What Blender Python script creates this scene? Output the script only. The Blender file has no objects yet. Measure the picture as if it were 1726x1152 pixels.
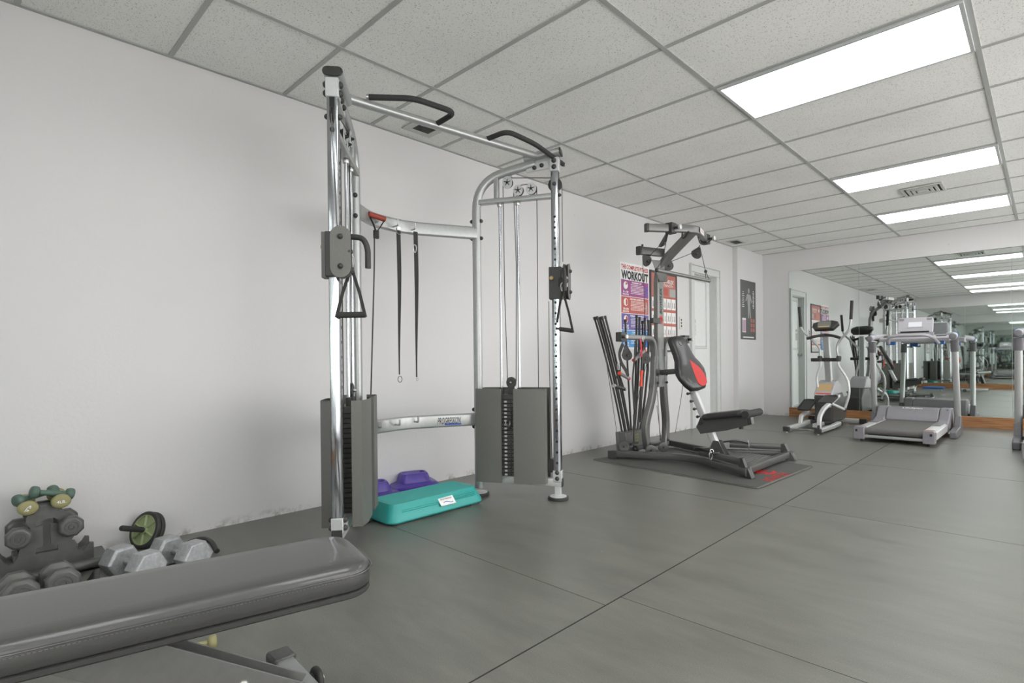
import bpy, bmesh, math, random
from mathutils import Vector, Matrix
random.seed(7)
sc = bpy.context.scene
COL = sc.collection
# ---------------------------------------------------------------- camera
CAM = Vector((3.4464, 0.0, 0.950)); FPX = 919.73; PPX, PPY = 885.02, 609.12
YAW, PITCH, ROLL = 0.7638, -0.0035, -0.0106
_f = Vector((-math.sin(YAW)*math.cos(PITCH), math.cos(YAW)*math.cos(PITCH), math.sin(PITCH)))
_r = Vector((math.cos(YAW), math.sin(YAW), 0)); _u = _r.cross(_f)
_c, _s = math.cos(ROLL), math.sin(ROLL)
_r, _u = _r*_c + _u*_s, _u*_c - _r*_s
cd = bpy.data.cameras.new('camera'); cam = bpy.data.objects.new('camera', cd); COL.objects.link(cam)
cd.sensor_width = 36; cd.lens = 36*FPX/1726; cd.shift_x = -(PPX-863)/1726; cd.shift_y = (PPY-576)/1726
cd.clip_start = 0.02
cam.matrix_world = Matrix(((_r.x, _u.x, -_f.x, CAM.x), (_r.y, _u.y, -_f.y, CAM.y), (_r.z, _u.z, -_f.z, CAM.z), (0, 0, 0, 1)))
sc.camera = cam
def at(u, v, ax, val):
    """real-world point where the sight line of a photograph point meets the plane ax = val"""
    d = _r*((u-PPX)/FPX) - _u*((v-PPY)/FPX) + _f
    i = 'xyz'.index(ax)
    return CAM + d*((val-CAM[i])/d[i])
# ---------------------------------------------------------------- world, view, lamps' strength
w = bpy.data.worlds.new('world'); sc.world = w; w.use_nodes = True
w.node_tree.nodes['Background'].inputs[0].default_value = (1.0, 0.985, 0.985, 1)
w.node_tree.nodes['Background'].inputs[1].default_value = 7.5
sc.view_settings.view_transform = 'Standard'; sc.view_settings.look = 'None'
sc.view_settings.gamma = 1; sc.view_settings.exposure = -0.62; sc.view_settings.use_curve_mapping = False
LAMP = 9.5
sc.cycles.max_bounces = 24; sc.cycles.glossy_bounces = 20; sc.cycles.diffuse_bounces = 6
H = 2.615; YM = 9.18; YO = -1.2; XR = 6.0; JY = 8.17
COLX = [0.743+1.22*i for i in range(5)]
ROWY = [2.654+0.61*i for i in range(-6, 11)]
# ---------------------------------------------------------------- materials
def lin(c):
    return tuple(((x/255)/12.92 if x/255 <= .04045 else ((x/255+.055)/1.055)**2.4) for x in c)+(1,)
def mat(name, rgb, rough=.5, metal=0., noise=0., nscale=30., bump=0., bscale=200., emit=0., coat=0.):
    m = bpy.data.materials.new(name); m.use_nodes = True; nt = m.node_tree; b = nt.nodes['Principled BSDF']
    c = lin(rgb); b.inputs['Base Color'].default_value = c
    b.inputs['Roughness'].default_value = rough; b.inputs['Metallic'].default_value = metal
    if coat: b.inputs['Coat Weight'].default_value = coat
    tc = nt.nodes.new('ShaderNodeTexCoord')
    if noise:
        n = nt.nodes.new('ShaderNodeTexNoise'); n.inputs['Scale'].default_value = nscale; n.inputs['Detail'].default_value = 5
        nt.links.new(tc.outputs['Object'], n.inputs['Vector'])
        r = nt.nodes.new('ShaderNodeMapRange'); r.inputs['From Min'].default_value = .3; r.inputs['From Max'].default_value = .7
        r.inputs['To Min'].default_value = 1-noise; r.inputs['To Max'].default_value = 1+noise
        nt.links.new(n.outputs['Fac'], r.inputs['Value'])
        x = nt.nodes.new('ShaderNodeVectorMath'); x.operation = 'SCALE'; x.inputs[0].default_value = c[:3]
        nt.links.new(r.outputs['Result'], x.inputs['Scale']); nt.links.new(x.outputs['Vector'], b.inputs['Base Color'])
    if bump:
        n2 = nt.nodes.new('ShaderNodeTexNoise'); n2.inputs['Scale'].default_value = bscale; n2.inputs['Detail'].default_value = 3
        nt.links.new(tc.outputs['Object'], n2.inputs['Vector'])
        bp = nt.nodes.new('ShaderNodeBump'); bp.inputs['Strength'].default_value = bump; bp.inputs['Distance'].default_value = .002
        nt.links.new(n2.outputs['Fac'], bp.inputs['Height']); nt.links.new(bp.outputs['Normal'], b.inputs['Normal'])
    if emit:
        b.inputs['Emission Color'].default_value = c; b.inputs['Emission Strength'].default_value = emit
    return m
M = dict(
 silver=mat('silver paint', (176, 178, 176), .34, .55, .04, 60),
 lsilver=mat('light silver paint', (205, 207, 206), .38, .35, .03, 60),
 chrome=mat('chrome', (184, 187, 191), .13, 1., .03, 20),
 steel=mat('zinc steel', (190, 190, 188), .28, 1.),
 black=mat('black plastic', (56, 56, 54), .45, 0, .08, 80, .1),
 rubber=mat('black rubber', (54, 54, 52), .6, 0, .1, 60, .15),
 foam=mat('black foam grip', (48, 48, 46), .75, 0, .1, 120, .3),
 shroud=mat('charcoal textured steel', (108, 108, 103), .5, .1, .05, 120, .25, 500),
 iron=mat('black iron weight', (80, 80, 78), .5, .2, .1, 60, .2),
 hexblk=mat('dark grey hexagonal iron', (98, 98, 95), .42, .25, .12, 30, .25),
 hexgry=mat('silver cast iron', (172, 174, 176), .42, .45, .15, 60, .8, 150),
 web=mat('black webbing', (50, 50, 48), .8, 0, .1, 200, .3, 600),
 gun=mat('gunmetal paint', (124, 124, 121), .36, .5, .05, 50),
 dgun=mat('dark gunmetal paint', (90, 90, 88), .38, .4, .05, 50),
 cable=mat('black coated cable', (52, 52, 50), .4),
 lcable=mat('grey coated cable', (96, 96, 94), .4),
 vinyl=mat('black upholstery vinyl', (68, 68, 66), .34, 0, .04, 8, .2, 350, 0, .35),
 vinyl2=mat('black padded vinyl', (50, 50, 50), .3, 0, .05, 20, .2, 300, 0, .2),
 red=mat('red vinyl', (196, 48, 48), .38), orange=mat('orange red plastic', (214, 74, 48), .45),
 redfoam=mat('dull red foam', (150, 62, 48), .6), redstrap=mat('red webbing', (190, 40, 60), .7),
 teal=mat('teal plastic', (50, 160, 154), .42, 0, .04, 10, .15, 300),
 purple=mat('purple plastic', (82, 62, 156), .3, 0, .05, 12),
 green=mat('green vinyl', (88, 112, 100), .5, 0, .05, 60), olive=mat('olive yellow vinyl', (152, 147, 104), .5, 0, .04, 60),
 lime=mat('pale green plastic', (150, 162, 122), .45), white=mat('white print', (238, 238, 236), .5),
 blackink=mat('black print', (24, 24, 26), .5), redink=mat('red print', (190, 44, 44), .5), blueink=mat('blue print', (48, 84, 180), .4),
 wood=None, blue=mat('blue plastic', (60, 110, 176), .45), grey=mat('grey plastic', (128, 126, 130), .45, 0, .04, 40),
 lgrey=mat('light grey plastic', (176, 174, 178), .42, 0, .03, 40), mgrey=mat('mid grey plastic', (104, 103, 106), .45, 0, .04, 40),
 belt=mat('treadmill belt', (98, 96, 93), .65, 0, .1, 90, .3, 500), lcd=mat('display', (226, 228, 232), .25),
 lcd2=mat('display dark', (128, 130, 124), .25),
 door=mat('white door paint', (226, 228, 226), .45, 0, .02, 12), frame=mat('white trim paint', (206, 208, 205), .45, 0, .02, 12),
 ivory=mat('ivory plastic', (210, 210, 200), .45), mat_=mat('grey rubber mat', (84, 85, 81), .62, 0, .08, 200, .8, 400),
 pmag=mat('poster magenta', (152, 66, 132), .35), pred=mat('poster red', (182, 74, 62), .35), ppur=mat('poster violet', (88, 72, 148), .35),
 pblue=mat('poster blue', (56, 140, 204), .35), pwhite=mat('poster paper', (232, 232, 230), .3), psal=mat('poster salmon', (180, 106, 92), .35),
 pdark=mat('poster frame dark', (62, 58, 64), .4), pgrey=mat('poster charcoal', (78, 80, 78), .35), pskin=mat('poster grey figure', (168, 168, 164), .4),
 vent=mat('white vent metal', (196, 197, 192), .5), ventd=mat('vent dark', (70, 70, 68), .8),
 matblue=mat('blue foam', (70, 120, 196), .7), ball=mat('pale teal ball', (150, 178, 176), .4),
 capyel=mat('yellow label', (196, 168, 120), .5),
)
def wood():
    m = bpy.data.materials.new('varnished board'); m.use_nodes = True; nt = m.node_tree; b = nt.nodes['Principled BSDF']
    tc = nt.nodes.new('ShaderNodeTexCoord'); mp = nt.nodes.new('ShaderNodeMapping'); mp.inputs['Scale'].default_value = (1.5, 20, 22)
    n = nt.nodes.new('ShaderNodeTexNoise'); n.inputs['Scale'].default_value = 3; n.inputs['Detail'].default_value = 6
    r = nt.nodes.new('ShaderNodeValToRGB'); r.color_ramp.elements[0].color = lin((128, 84, 50)); r.color_ramp.elements[1].color = lin((176, 128, 84))
    r.color_ramp.elements[0].position = .3; r.color_ramp.elements[1].position = .7
    nt.links.new(tc.outputs['Object'], mp.inputs[0]); nt.links.new(mp.outputs[0], n.inputs[0]); nt.links.new(n.outputs[0], r.inputs[0])
    nt.links.new(r.outputs[0], b.inputs['Base Color']); b.inputs['Roughness'].default_value = .45
    return m
M['wood'] = wood()
def wallmat():
    m = bpy.data.materials.new('white wall paint'); m.use_nodes = True; nt = m.node_tree; b = nt.nodes['Principled BSDF']; L = nt.links.new
    ge = nt.nodes.new('ShaderNodeNewGeometry'); sp = nt.nodes.new('ShaderNodeSeparateXYZ'); L(ge.outputs['Position'], sp.inputs[0])
    n = nt.nodes.new('ShaderNodeTexNoise'); n.inputs['Scale'].default_value = 9; n.inputs['Detail'].default_value = 8; n.inputs['Roughness'].default_value = .7; L(ge.outputs['Position'], n.inputs[0])
    # grime and chips close to the floor, edge wobbling with noise
    mr = nt.nodes.new('ShaderNodeMapRange'); mr.inputs['From Min'].default_value = .055; mr.inputs['From Max'].default_value = 0.0; L(sp.outputs['Z'], mr.inputs['Value'])
    mul = nt.nodes.new('ShaderNodeMath'); mul.operation = 'MULTIPLY'; L(mr.outputs[0], mul.inputs[0])
    r2 = nt.nodes.new('ShaderNodeMapRange'); r2.inputs['From Min'].default_value = .5; r2.inputs['From Max'].default_value = .62; L(n.outputs['Fac'], r2.inputs['Value']); L(r2.outputs[0], mul.inputs[1])
    # scattered small scuffs
    v = nt.nodes.new('ShaderNodeTexVoronoi'); v.inputs['Scale'].default_value = 3.2; v.inputs['Randomness'].default_value = 1
    mp = nt.nodes.new('ShaderNodeMapping'); mp.inputs['Scale'].default_value = (1, 1, .6); L(ge.outputs['Position'], mp.inputs[0]); L(mp.outputs[0], v.inputs[0])
    lt = nt.nodes.new('ShaderNodeMath'); lt.operation = 'LESS_THAN'; lt.inputs[1].default_value = .018; L(v.outputs['Distance'], lt.inputs[0])
    ad = nt.nodes.new('ShaderNodeMath'); ad.operation = 'MAXIMUM'; L(mul.outputs[0], ad.inputs[0])
    hs = nt.nodes.new('ShaderNodeMath'); hs.operation = 'MULTIPLY'; hs.inputs[1].default_value = .5; L(lt.outputs[0], hs.inputs[0]); L(hs.outputs[0], ad.inputs[1])
    mx = nt.nodes.new('ShaderNodeMix'); mx.data_type = 'RGBA'; mx.inputs[6].default_value = lin((214, 213, 212)); mx.inputs[7].default_value = lin((150, 148, 140)); L(ad.outputs[0], mx.inputs[0])
    L(mx.outputs[2], b.inputs['Base Color']); b.inputs['Roughness'].default_value = .42
    n3 = nt.nodes.new('ShaderNodeTexNoise'); n3.inputs['Scale'].default_value = 60; n3.inputs['Detail'].default_value = 4; L(ge.outputs['Position'], n3.inputs[0])
    bp = nt.nodes.new('ShaderNodeBump'); bp.inputs['Strength'].default_value = .22; bp.inputs['Distance'].default_value = .003; L(n3.outputs['Fac'], bp.inputs['Height']); L(bp.outputs[0], b.inputs['Normal'])
    return m
def floormat():
    m = bpy.data.materials.new('rubber floor'); m.use_nodes = True; nt = m.node_tree; b = nt.nodes['Principled BSDF']; L = nt.links.new
    ge = nt.nodes.new('ShaderNodeNewGeometry')
    mp = nt.nodes.new('ShaderNodeMapping'); mp.inputs['Scale'].default_value = (1, 3.2, 1); mp.inputs['Rotation'].default_value = (0, 0, .35); L(ge.outputs['Position'], mp.inputs[0])
    n = nt.nodes.new('ShaderNodeTexNoise'); n.inputs['Scale'].default_value = 2.6; n.inputs['Detail'].default_value = 9; n.inputs['Roughness'].default_value = .62; L(mp.outputs[0], n.inputs[0])
    cr = nt.nodes.new('ShaderNodeValToRGB'); e = cr.color_ramp.elements; e[0].position = .3; e[0].color = lin((97, 97, 91)); e[1].position = .75; e[1].color = lin((118, 118, 111)); L(n.outputs['Fac'], cr.inputs[0])
    f = nt.nodes.new('ShaderNodeTexNoise'); f.inputs['Scale'].default_value = 260; f.inputs['Detail'].default_value = 2; L(ge.outputs['Position'], f.inputs[0])
    fr = nt.nodes.new('ShaderNodeMapRange'); fr.inputs['From Min'].default_value = .3; fr.inputs['From Max'].default_value = .7; fr.inputs['To Min'].default_value = .86; fr.inputs['To Max'].default_value = 1.14; L(f.outputs['Fac'], fr.inputs['Value'])
    sc_ = nt.nodes.new('ShaderNodeVectorMath'); sc_.operation = 'SCALE'; L(cr.outputs[0], sc_.inputs[0]); L(fr.outputs[0], sc_.inputs['Scale'])
    # pale chips
    v = nt.nodes.new('ShaderNodeTexVoronoi'); v.inputs['Scale'].default_value = 4.5; L(ge.outputs['Position'], v.inputs[0])
    lt = nt.nodes.new('ShaderNodeMath'); lt.operation = 'LESS_THAN'; lt.inputs[1].default_value = .016; L(v.outputs['Distance'], lt.inputs[0])
    mx = nt.nodes.new('ShaderNodeMix'); mx.data_type = 'RGBA'; mx.inputs[7].default_value = lin((170, 168, 158)); L(lt.outputs[0], mx.inputs[0]); L(sc_.outputs[0], mx.inputs[6])
    L(mx.outputs[2], b.inputs['Base Color'])
    rr = nt.nodes.new('ShaderNodeMapRange'); rr.inputs['To Min'].default_value = .27; rr.inputs['To Max'].default_value = .42; L(n.outputs['Fac'], rr.inputs['Value']); L(rr.outputs[0], b.inputs['Roughness'])
    bp = nt.nodes.new('ShaderNodeBump'); bp.inputs['Strength'].default_value = .3; bp.inputs['Distance'].default_value = .002; L(f.outputs['Fac'], bp.inputs['Height']); L(bp.outputs[0], b.inputs['Normal'])
    return m
def tilemat():
    m = bpy.data.materials.new('ceiling tile'); m.use_nodes = True; nt = m.node_tree; b = nt.nodes['Principled BSDF']; L = nt.links.new
    ge = nt.nodes.new('ShaderNodeNewGeometry')
    v = nt.nodes.new('ShaderNodeTexNoise'); v.inputs['Scale'].default_value = 170; v.inputs['Detail'].default_value = 1.5; L(ge.outputs['Position'], v.inputs[0])
    cr = nt.nodes.new('ShaderNodeValToRGB'); e = cr.color_ramp.elements; e[0].position = .31; e[0].color = lin((176, 176, 170)); e[1].position = .38; e[1].color = lin((240, 240, 236)); L(v.outputs['Fac'], cr.inputs[0])
    n = nt.nodes.new('ShaderNodeTexNoise'); n.inputs['Scale'].default_value = 1.6; n.inputs['Detail'].default_value = 4; L(ge.outputs['Position'], n.inputs[0])
    fr = nt.nodes.new('ShaderNodeMapRange'); fr.inputs['From Min'].default_value = .3; fr.inputs['From Max'].default_value = .7; fr.inputs['To Min'].default_value = .95; fr.inputs['To Max'].default_value = 1.04; L(n.outputs['Fac'], fr.inputs['Value'])
    s = nt.nodes.new('ShaderNodeVectorMath'); s.operation = 'SCALE'; L(cr.outputs[0], s.inputs[0]); L(fr.outputs[0], s.inputs['Scale'])
    L(s.outputs[0], b.inputs['Base Color']); b.inputs['Roughness'].default_value = .9
    bp = nt.nodes.new('ShaderNodeBump'); bp.inputs['Strength'].default_value = .4; bp.inputs['Distance'].default_value = .003; L(v.outputs['Fac'], bp.inputs['Height']); L(bp.outputs[0], b.inputs['Normal'])
    return m
M['wall'] = wallmat(); M['floor'] = floormat(); M['tile'] = tilemat()
M['tbar'] = mat('ceiling tee bar', (172, 174, 170), .5)
M['mirror'] = mat('mirror glass', (226, 232, 229), .015, 1.)
M['lamp'] = mat('lit diffuser', (252, 254, 255), .5, emit=LAMP)
def glassmat():
    m = bpy.data.materials.new('clear pane'); m.use_nodes = True; nt = m.node_tree; nt.nodes.clear()
    o = nt.nodes.new('ShaderNodeOutputMaterial'); mx = nt.nodes.new('ShaderNodeMixShader'); mx.inputs[0].default_value = .06
    a = nt.nodes.new('ShaderNodeBsdfTransparent'); g = nt.nodes.new('ShaderNodeBsdfGlossy'); g.inputs['Roughness'].default_value = .02
    nt.links.new(a.outputs[0], mx.inputs[1]); nt.links.new(g.outputs[0], mx.inputs[2]); nt.links.new(mx.outputs[0], o.inputs[0]); return m
M['glass'] = glassmat()
M['seam'] = mat('mat seam', (40, 40, 39), .8)
# ---------------------------------------------------------------- mesh kit
Z = Vector((0, 0, 1))
def V(*a): return Vector(a[0]) if len(a) == 1 else Vector(a)
def fillet(pts, r, n=6):
    pts = [V(p) for p in pts]; out = [pts[0]]
    for i in range(1, len(pts)-1):
        a, b, c = pts[i-1], pts[i], pts[i+1]
        d1, d2 = (a-b), (c-b); k = min(r, d1.length*.48, d2.length*.48)
        p, q = b+d1.normalized()*k, b+d2.normalized()*k
        for j in range(n+1):
            t = j/n; out.append(p*(1-t)**2 + b*2*t*(1-t) + q*t*t)
    out.append(pts[-1]); return out
def obround(w, h, n=6):
    r = min(w, h)/2; o = []
    for cx, a0 in ((w/2-r, -math.pi/2), (-(w/2-r), math.pi/2)) if w >= h else ((0, 0), (0, math.pi)):
        for j in range(n+1):
            a = a0+math.pi*j/n
            if w >= h: o.append((cx+r*math.cos(a), r*math.sin(a)))
            else: o.append((r*math.cos(a), (h/2-r)*(1 if a0 == 0 else -1)+r*math.sin(a)))
    return o
def rrect(w, h, r, n=3):
    o = []
    for sx, sy, a0 in ((1, 1, 0), (-1, 1, 90), (-1, -1, 180), (1, -1, 270)):
        for j in range(n+1):
            a = math.radians(a0+90*j/n); o.append((sx*(w/2-r)+r*math.cos(a), sy*(h/2-r)+r*math.sin(a)))
    return o
SPLIT = {'bolt_caps': 'bolt_cap', 'rubber_foot': 'rubber_foot', 'rack_spacer': 'rack_spacer', 'cap_bolts': 'cap_bolt', 'bolt_nuts': 'bolt_nut', 'corner_knobs': 'corner_knob', 'axle_bolt': 'axle_bolt', 'keys': 'key', 'pulleys': 'pulley'}
class MB:
    def __init__(s): s.v = []; s.f = []; s.p = []
    def add(s, vs, fs):
        k = len(s.v); s.p.append((k, len(s.f))); s.v += [V(v) for v in vs]; s.f += [tuple(i+k for i in f) for f in fs]; return s
    def box(s, c, d, R=None):
        c = V(c); x, y, z = [q/2 for q in d]
        vs = [V(a, b, e) for a in (-x, x) for b in (-y, y) for e in (-z, z)]
        if R is not None: vs = [R @ q for q in vs]
        return s.add([c+q for q in vs], [(0, 1, 3, 2), (4, 6, 7, 5), (0, 4, 5, 1), (2, 3, 7, 6), (0, 2, 6, 4), (1, 5, 7, 3)])
    def loft(s, rings, caps=True):
        n = len(rings[0]); vs = [p for r in rings for p in r]; fs = []
        for i in range(len(rings)-1):
            for j in range(n): fs.append((i*n+j, i*n+(j+1) % n, (i+1)*n+(j+1) % n, (i+1)*n+j))
        if caps: fs.append(tuple(range(n))[::-1]); fs.append(tuple((len(rings)-1)*n+j for j in range(n)))
        return s.add(vs, fs)
    def sweep(s, path, prof, up=Z, caps=True):
        path = [V(p) for p in path]; rings = []; up = V(up)
        for i, p in enumerate(path):
            a = (path[i]-path[i-1]).normalized() if i else None
            b = (path[i+1]-path[i]).normalized() if i < len(path)-1 else None
            t = (a+b).normalized() if a and b else (a or b)
            u = up if abs(t.dot(up)) < .98 else V(1, 0, 0)
            x = t.cross(u).normalized(); y = x.cross(t)
            k = 1/max(.5, math.sqrt((1+(a.dot(b)))/2)) if a and b else 1
            rings.append([p+x*q[0]*1+y*q[1]*1 for q in prof]) if k < 1.02 else rings.append([p+(x*q[0]+y*q[1])*1 for q in prof])
        return s.loft(rings, caps)
    def tube(s, path, r, n=10, caps=True):
        path = [V(p) for p in path]; t = (path[1]-path[0]).normalized()
        x = t.orthogonal().normalized(); rings = []
        rr = r if isinstance(r, (list, tuple)) else [r]*len(path)
        for i, p in enumerate(path):
            a = (path[i]-path[i-1]).normalized() if i else None
            b = (path[i+1]-path[i]).normalized() if i < len(path)-1 else None
            t = (a+b).normalized() if a and b and (a+b).length > 1e-6 else (a or b)
            x = (x-t*x.dot(t)).normalized(); y = t.cross(x)
            rings.append([p+(x*math.cos(2*math.pi*j/n)+y*math.sin(2*math.pi*j/n))*rr[i] for j in range(n)])
        return s.loft(rings, caps)
    def cyl(s, a, b, r, r2=None, n=20): return s.tube([a, b], [r, r if r2 is None else r2], n)
    def bar(s, a, b, w, h, up=Z): return s.sweep([a, b], rrect(w, h, min(w, h)*.12, 2), up)
    def lathe(s, c, ax, prof, n=24):
        c = V(c); ax = V(ax).normalized(); x = ax.orthogonal().normalized(); y = ax.cross(x)
        return s.loft([[c+ax*h+(x*math.cos(2*math.pi*j/n)+y*math.sin(2*math.pi*j/n))*max(r, 1e-4) for j in range(n)] for r, h in prof])
    def prism(s, pts, d):
        pts = [V(p) for p in pts]; d = V(d); return s.loft([pts, [p+d for p in pts]])
    def sph(s, c, r, n=12, sq=(1, 1, 1)):
        c = V(c); rings = []
        for i in range(n//2+1):
            a = math.pi*i/(n//2)
            rings.append([c+V(max(math.sin(a), 1e-3)*math.cos(2*math.pi*j/n)*r*sq[0], max(math.sin(a), 1e-3)*math.sin(2*math.pi*j/n)*r*sq[1], math.cos(a)*r*sq[2]) for j in range(n)])
        return s.loft(rings)
    def torus(s, c, ax, R, r, n=24, m=8):
        c = V(c); ax = V(ax).normalized(); x = ax.orthogonal().normalized(); y = ax.cross(x); vs = []; fs = []
        for i in range(n):
            d = x*math.cos(2*math.pi*i/n)+y*math.sin(2*math.pi*i/n)
            for j in range(m): vs.append(c+d*(R+r*math.cos(2*math.pi*j/m))+ax*r*math.sin(2*math.pi*j/m))
        for i in range(n):
            for j in range(m): fs.append((i*m+j, ((i+1) % n)*m+j, ((i+1) % n)*m+(j+1) % m, i*m+(j+1) % m))
        return s.add(vs, fs)
    def ring(s, c, ax, prof, n=32):
        c = V(c); ax = V(ax).normalized(); x = ax.orthogonal().normalized(); y = ax.cross(x); k = len(prof)
        vs = [c+ax*h+(x*math.cos(2*math.pi*j/n)+y*math.sin(2*math.pi*j/n))*r for j in range(n) for r, h in prof]
        return s.add(vs, [(j*k+i, j*k+(i+1) % k, ((j+1) % n)*k+(i+1) % k, ((j+1) % n)*k+i) for j in range(n) for i in range(k)])
    def build(s, name, m, parent=None, bevel=0., ang=38):
        if name in SPLIT and len(s.p) > 1:
            o = None; ps = s.p+[(len(s.v), len(s.f))]
            for i in range(len(s.p)):
                q = MB(); q.v = s.v[ps[i][0]:ps[i+1][0]]; q.f = [tuple(j-ps[i][0] for j in f) for f in s.f[ps[i][1]:ps[i+1][1]]]
                o = q.build(SPLIT[name], m, parent, bevel, ang)
            return o
        name = SPLIT.get(name, name)
        off = V(parent['_o']) if parent is not None and '_o' in parent else V(0, 0, 0)
        me = bpy.data.meshes.new(name); me.from_pydata([p-off for p in s.v], [], s.f)
        bm = bmesh.new(); bm.from_mesh(me); bmesh.ops.recalc_face_normals(bm, faces=bm.faces)
        bmesh.ops.dissolve_degenerate(bm, dist=1e-6, edges=bm.edges); bm.to_mesh(me); bm.free()
        for p in me.polygons: p.use_smooth = True
        me.set_sharp_from_angle(angle=math.radians(ang))
        me.materials.append(M[m] if isinstance(m, str) else m)
        o = bpy.data.objects.new(name, me); COL.objects.link(o)
        if parent is not None: o.parent = parent; o['_o'] = list(off)
        if bevel:
            b = o.modifiers.new('bevel', 'BEVEL'); b.width = bevel; b.segments = 2; b.limit_method = 'ANGLE'; b.angle_limit = math.radians(40)
        return o
def tag(o, label, cat, group=None):
    o['label'] = label; o['category'] = cat
    if group: o['group'] = group
    return o
def thing(name, label, cat, loc, group=None, local=False):
    o = bpy.data.objects.new(name, None); o.empty_display_size = .1; COL.objects.link(o); o.location = loc
    o['_o'] = [0., 0., 0.] if local else list(loc)
    return tag(o, label, cat, group)
def solo(mb, name, m, label, cat, loc, group=None, bevel=0., ang=38):
    """a thing that is one mesh, origin at loc"""
    mb.v = [p-V(loc) for p in mb.v]; o = mb.build(name, m, None, bevel, ang); o.location = loc
    return tag(o, label, cat, group)
def struct(mb, name, m, bevel=0., parent=None):
    o = mb.build(name, m, parent, bevel); o['kind'] = 'structure'; return o
def dup(root, loc, rotz, label, group=None):
    r = root.copy(); COL.objects.link(r); r.location = loc; r.rotation_euler = (root.rotation_euler[0], root.rotation_euler[1], rotz); r['label'] = label
    if group: r['group'] = group
    for ch in list(root.children):
        c = ch.copy(); COL.objects.link(c); c.parent = r
        for g in list(ch.children):
            d = g.copy(); COL.objects.link(d); d.parent = c
    return r
def text(s, c, xd, yd, w, h, m, parent, name='lettering', bold=.0, shear=0., ext=.0006, fit=True):
    """raised lettering fitted in a w x h box centred on c"""
    cu = bpy.data.curves.new('t', 'FONT'); cu.body = s; cu.extrude = 0; cu.offset = bold; cu.shear = shear; cu.align_x = 'LEFT'
    cu.resolution_u = 2; cu.space_line = .9
    t = bpy.data.objects.new('t', cu); COL.objects.link(t); bpy.context.view_layer.update()
    me = bpy.data.meshes.new_from_object(t.evaluated_get(bpy.context.evaluated_depsgraph_get()))
    bpy.data.objects.remove(t); bpy.data.curves.remove(cu)
    xs = [v.co.x for v in me.vertices]; ys = [v.co.y for v in me.vertices]
    x0, x1, y0, y1 = min(xs), max(xs), min(ys), max(ys); c = V(c); xd = V(xd).normalized(); yd = V(yd).normalized(); nd = xd.cross(yd)
    sx = w/(x1-x0); sy = h/(y1-y0) if h else sx
    off = V(parent['_o']) if parent is not None and '_o' in parent else V(0, 0, 0)
    for v in me.vertices:
        v.co = c-off+xd*((v.co.x-(x0+x1)/2)*sx)+yd*((v.co.y-(y0+y1)/2)*sy)+nd*ext
    me.materials.clear(); me.materials.append(M[m]); me.name = name
    o = bpy.data.objects.new(name, me); COL.objects.link(o)
    if parent is not None: o.parent = parent; o['_o'] = list(off)
    return o
# ---------------------------------------------------------------- the room
T = .12
struct(MB().box(((XR)/2, (YO+YM)/2, -.05), (XR+.8, YM-YO+.6, .1)), 'floor', 'floor')
struct(MB().box((XR/2, (YO+YM)/2, H+.055), (XR+.8, YM-YO+.6, .1)), 'ceiling', 'tile')
mb = MB()   # tee bars
for x in COLX: mb.box((x, (YO+YM)/2, H+.0025), (.025, YM-YO, .009))
for y in ROWY: mb.box((XR/2, y, H+.0035), (XR, .024, .007))
mb.box((.012, (YO+YM)/2, H+.003), (.024, YM-YO, .008)); mb.box((XR/2, YM-.012, H+.003), (XR, .024, .008)); mb.box((XR/2, YO+.012, H+.003), (XR, .024, .008))
struct(mb, 'trim_1', 'tbar')
# left wall with the door opening
DY0, DY1, DZ = 6.88, 7.57, 2.10
mb = MB()
mb.box((-T/2, (YO-.3+DY0)/2, H/2), (T, DY0-YO+.3, H)); mb.box((-T/2, (DY1+YM+.3)/2, H/2), (T, YM+.3-DY1, H)); mb.box((-T/2, (DY0+DY1)/2, (DZ+H)/2), (T, DY1-DY0, H-DZ))
mb.box((.0375, (JY+YM+.1)/2, H/2), (.075, YM+.1-JY, H))
struct(mb, 'wall_left', 'wall')
struct(MB().box((XR/2, YM+.09, H/2), (XR+.6, .18, H)), 'wall_back', 'wall')
mb = MB(); GX0, GX1 = 3.20, 5.90   # opposite wall, glazing added in its right part to light the far wall
mb.box(((GX0-.3)/2, YO-.09, H/2), (GX0+.3, .18, H)); mb.box(((GX1+XR+.3)/2, YO-.09, H/2), (XR+.3-GX1, .18, H)); mb.box(((GX0+GX1)/2, YO-.09, (2.45+H)/2), (GX1-GX0, .18, H-2.45)); mb.box(((GX0+GX1)/2, YO-.09, .04), (GX1-GX0, .18, .08))
struct(mb, 'wall_front', 'wall')
mb = MB()
for x in (GX0+.03, (GX0+GX1)/2, GX1-.03): mb.box((x, YO-.06, 1.265), (.06, .08, 2.37))
for z in (.11, 2.42): mb.box(((GX0+GX1)/2, YO-.06, z), (GX1-GX0-.12, .08, .06))
f_ = struct(mb, 'added_window_7', 'steel')
for k in (-1, 1): MB().box(((GX0+GX1)/2+k*.66, YO-.06, 1.265), (1.26, .004, 2.25)).build('pane', 'glass', f_)
WY0 = 1.0
mb = MB()   # right wall: sill, head and piers round glazing added to brighten the room
mb.box((XR+T/2, (YO+YM)/2, .05), (T, YM-YO+.6, .10)); mb.box((XR+T/2, (YO+YM)/2, (2.5+H)/2), (T, YM-YO+.6, H-2.5))
mb.box((XR+T/2, (YO-.3+WY0)/2, H/2), (T, WY0-YO+.3, H)); mb.box((XR+T/2, YM+.1, H/2), (T, .3, H))
struct(mb, 'wall_right', 'wall')
wy = [WY0+(YM-.05-WY0)*i/6 for i in range(7)]
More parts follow.
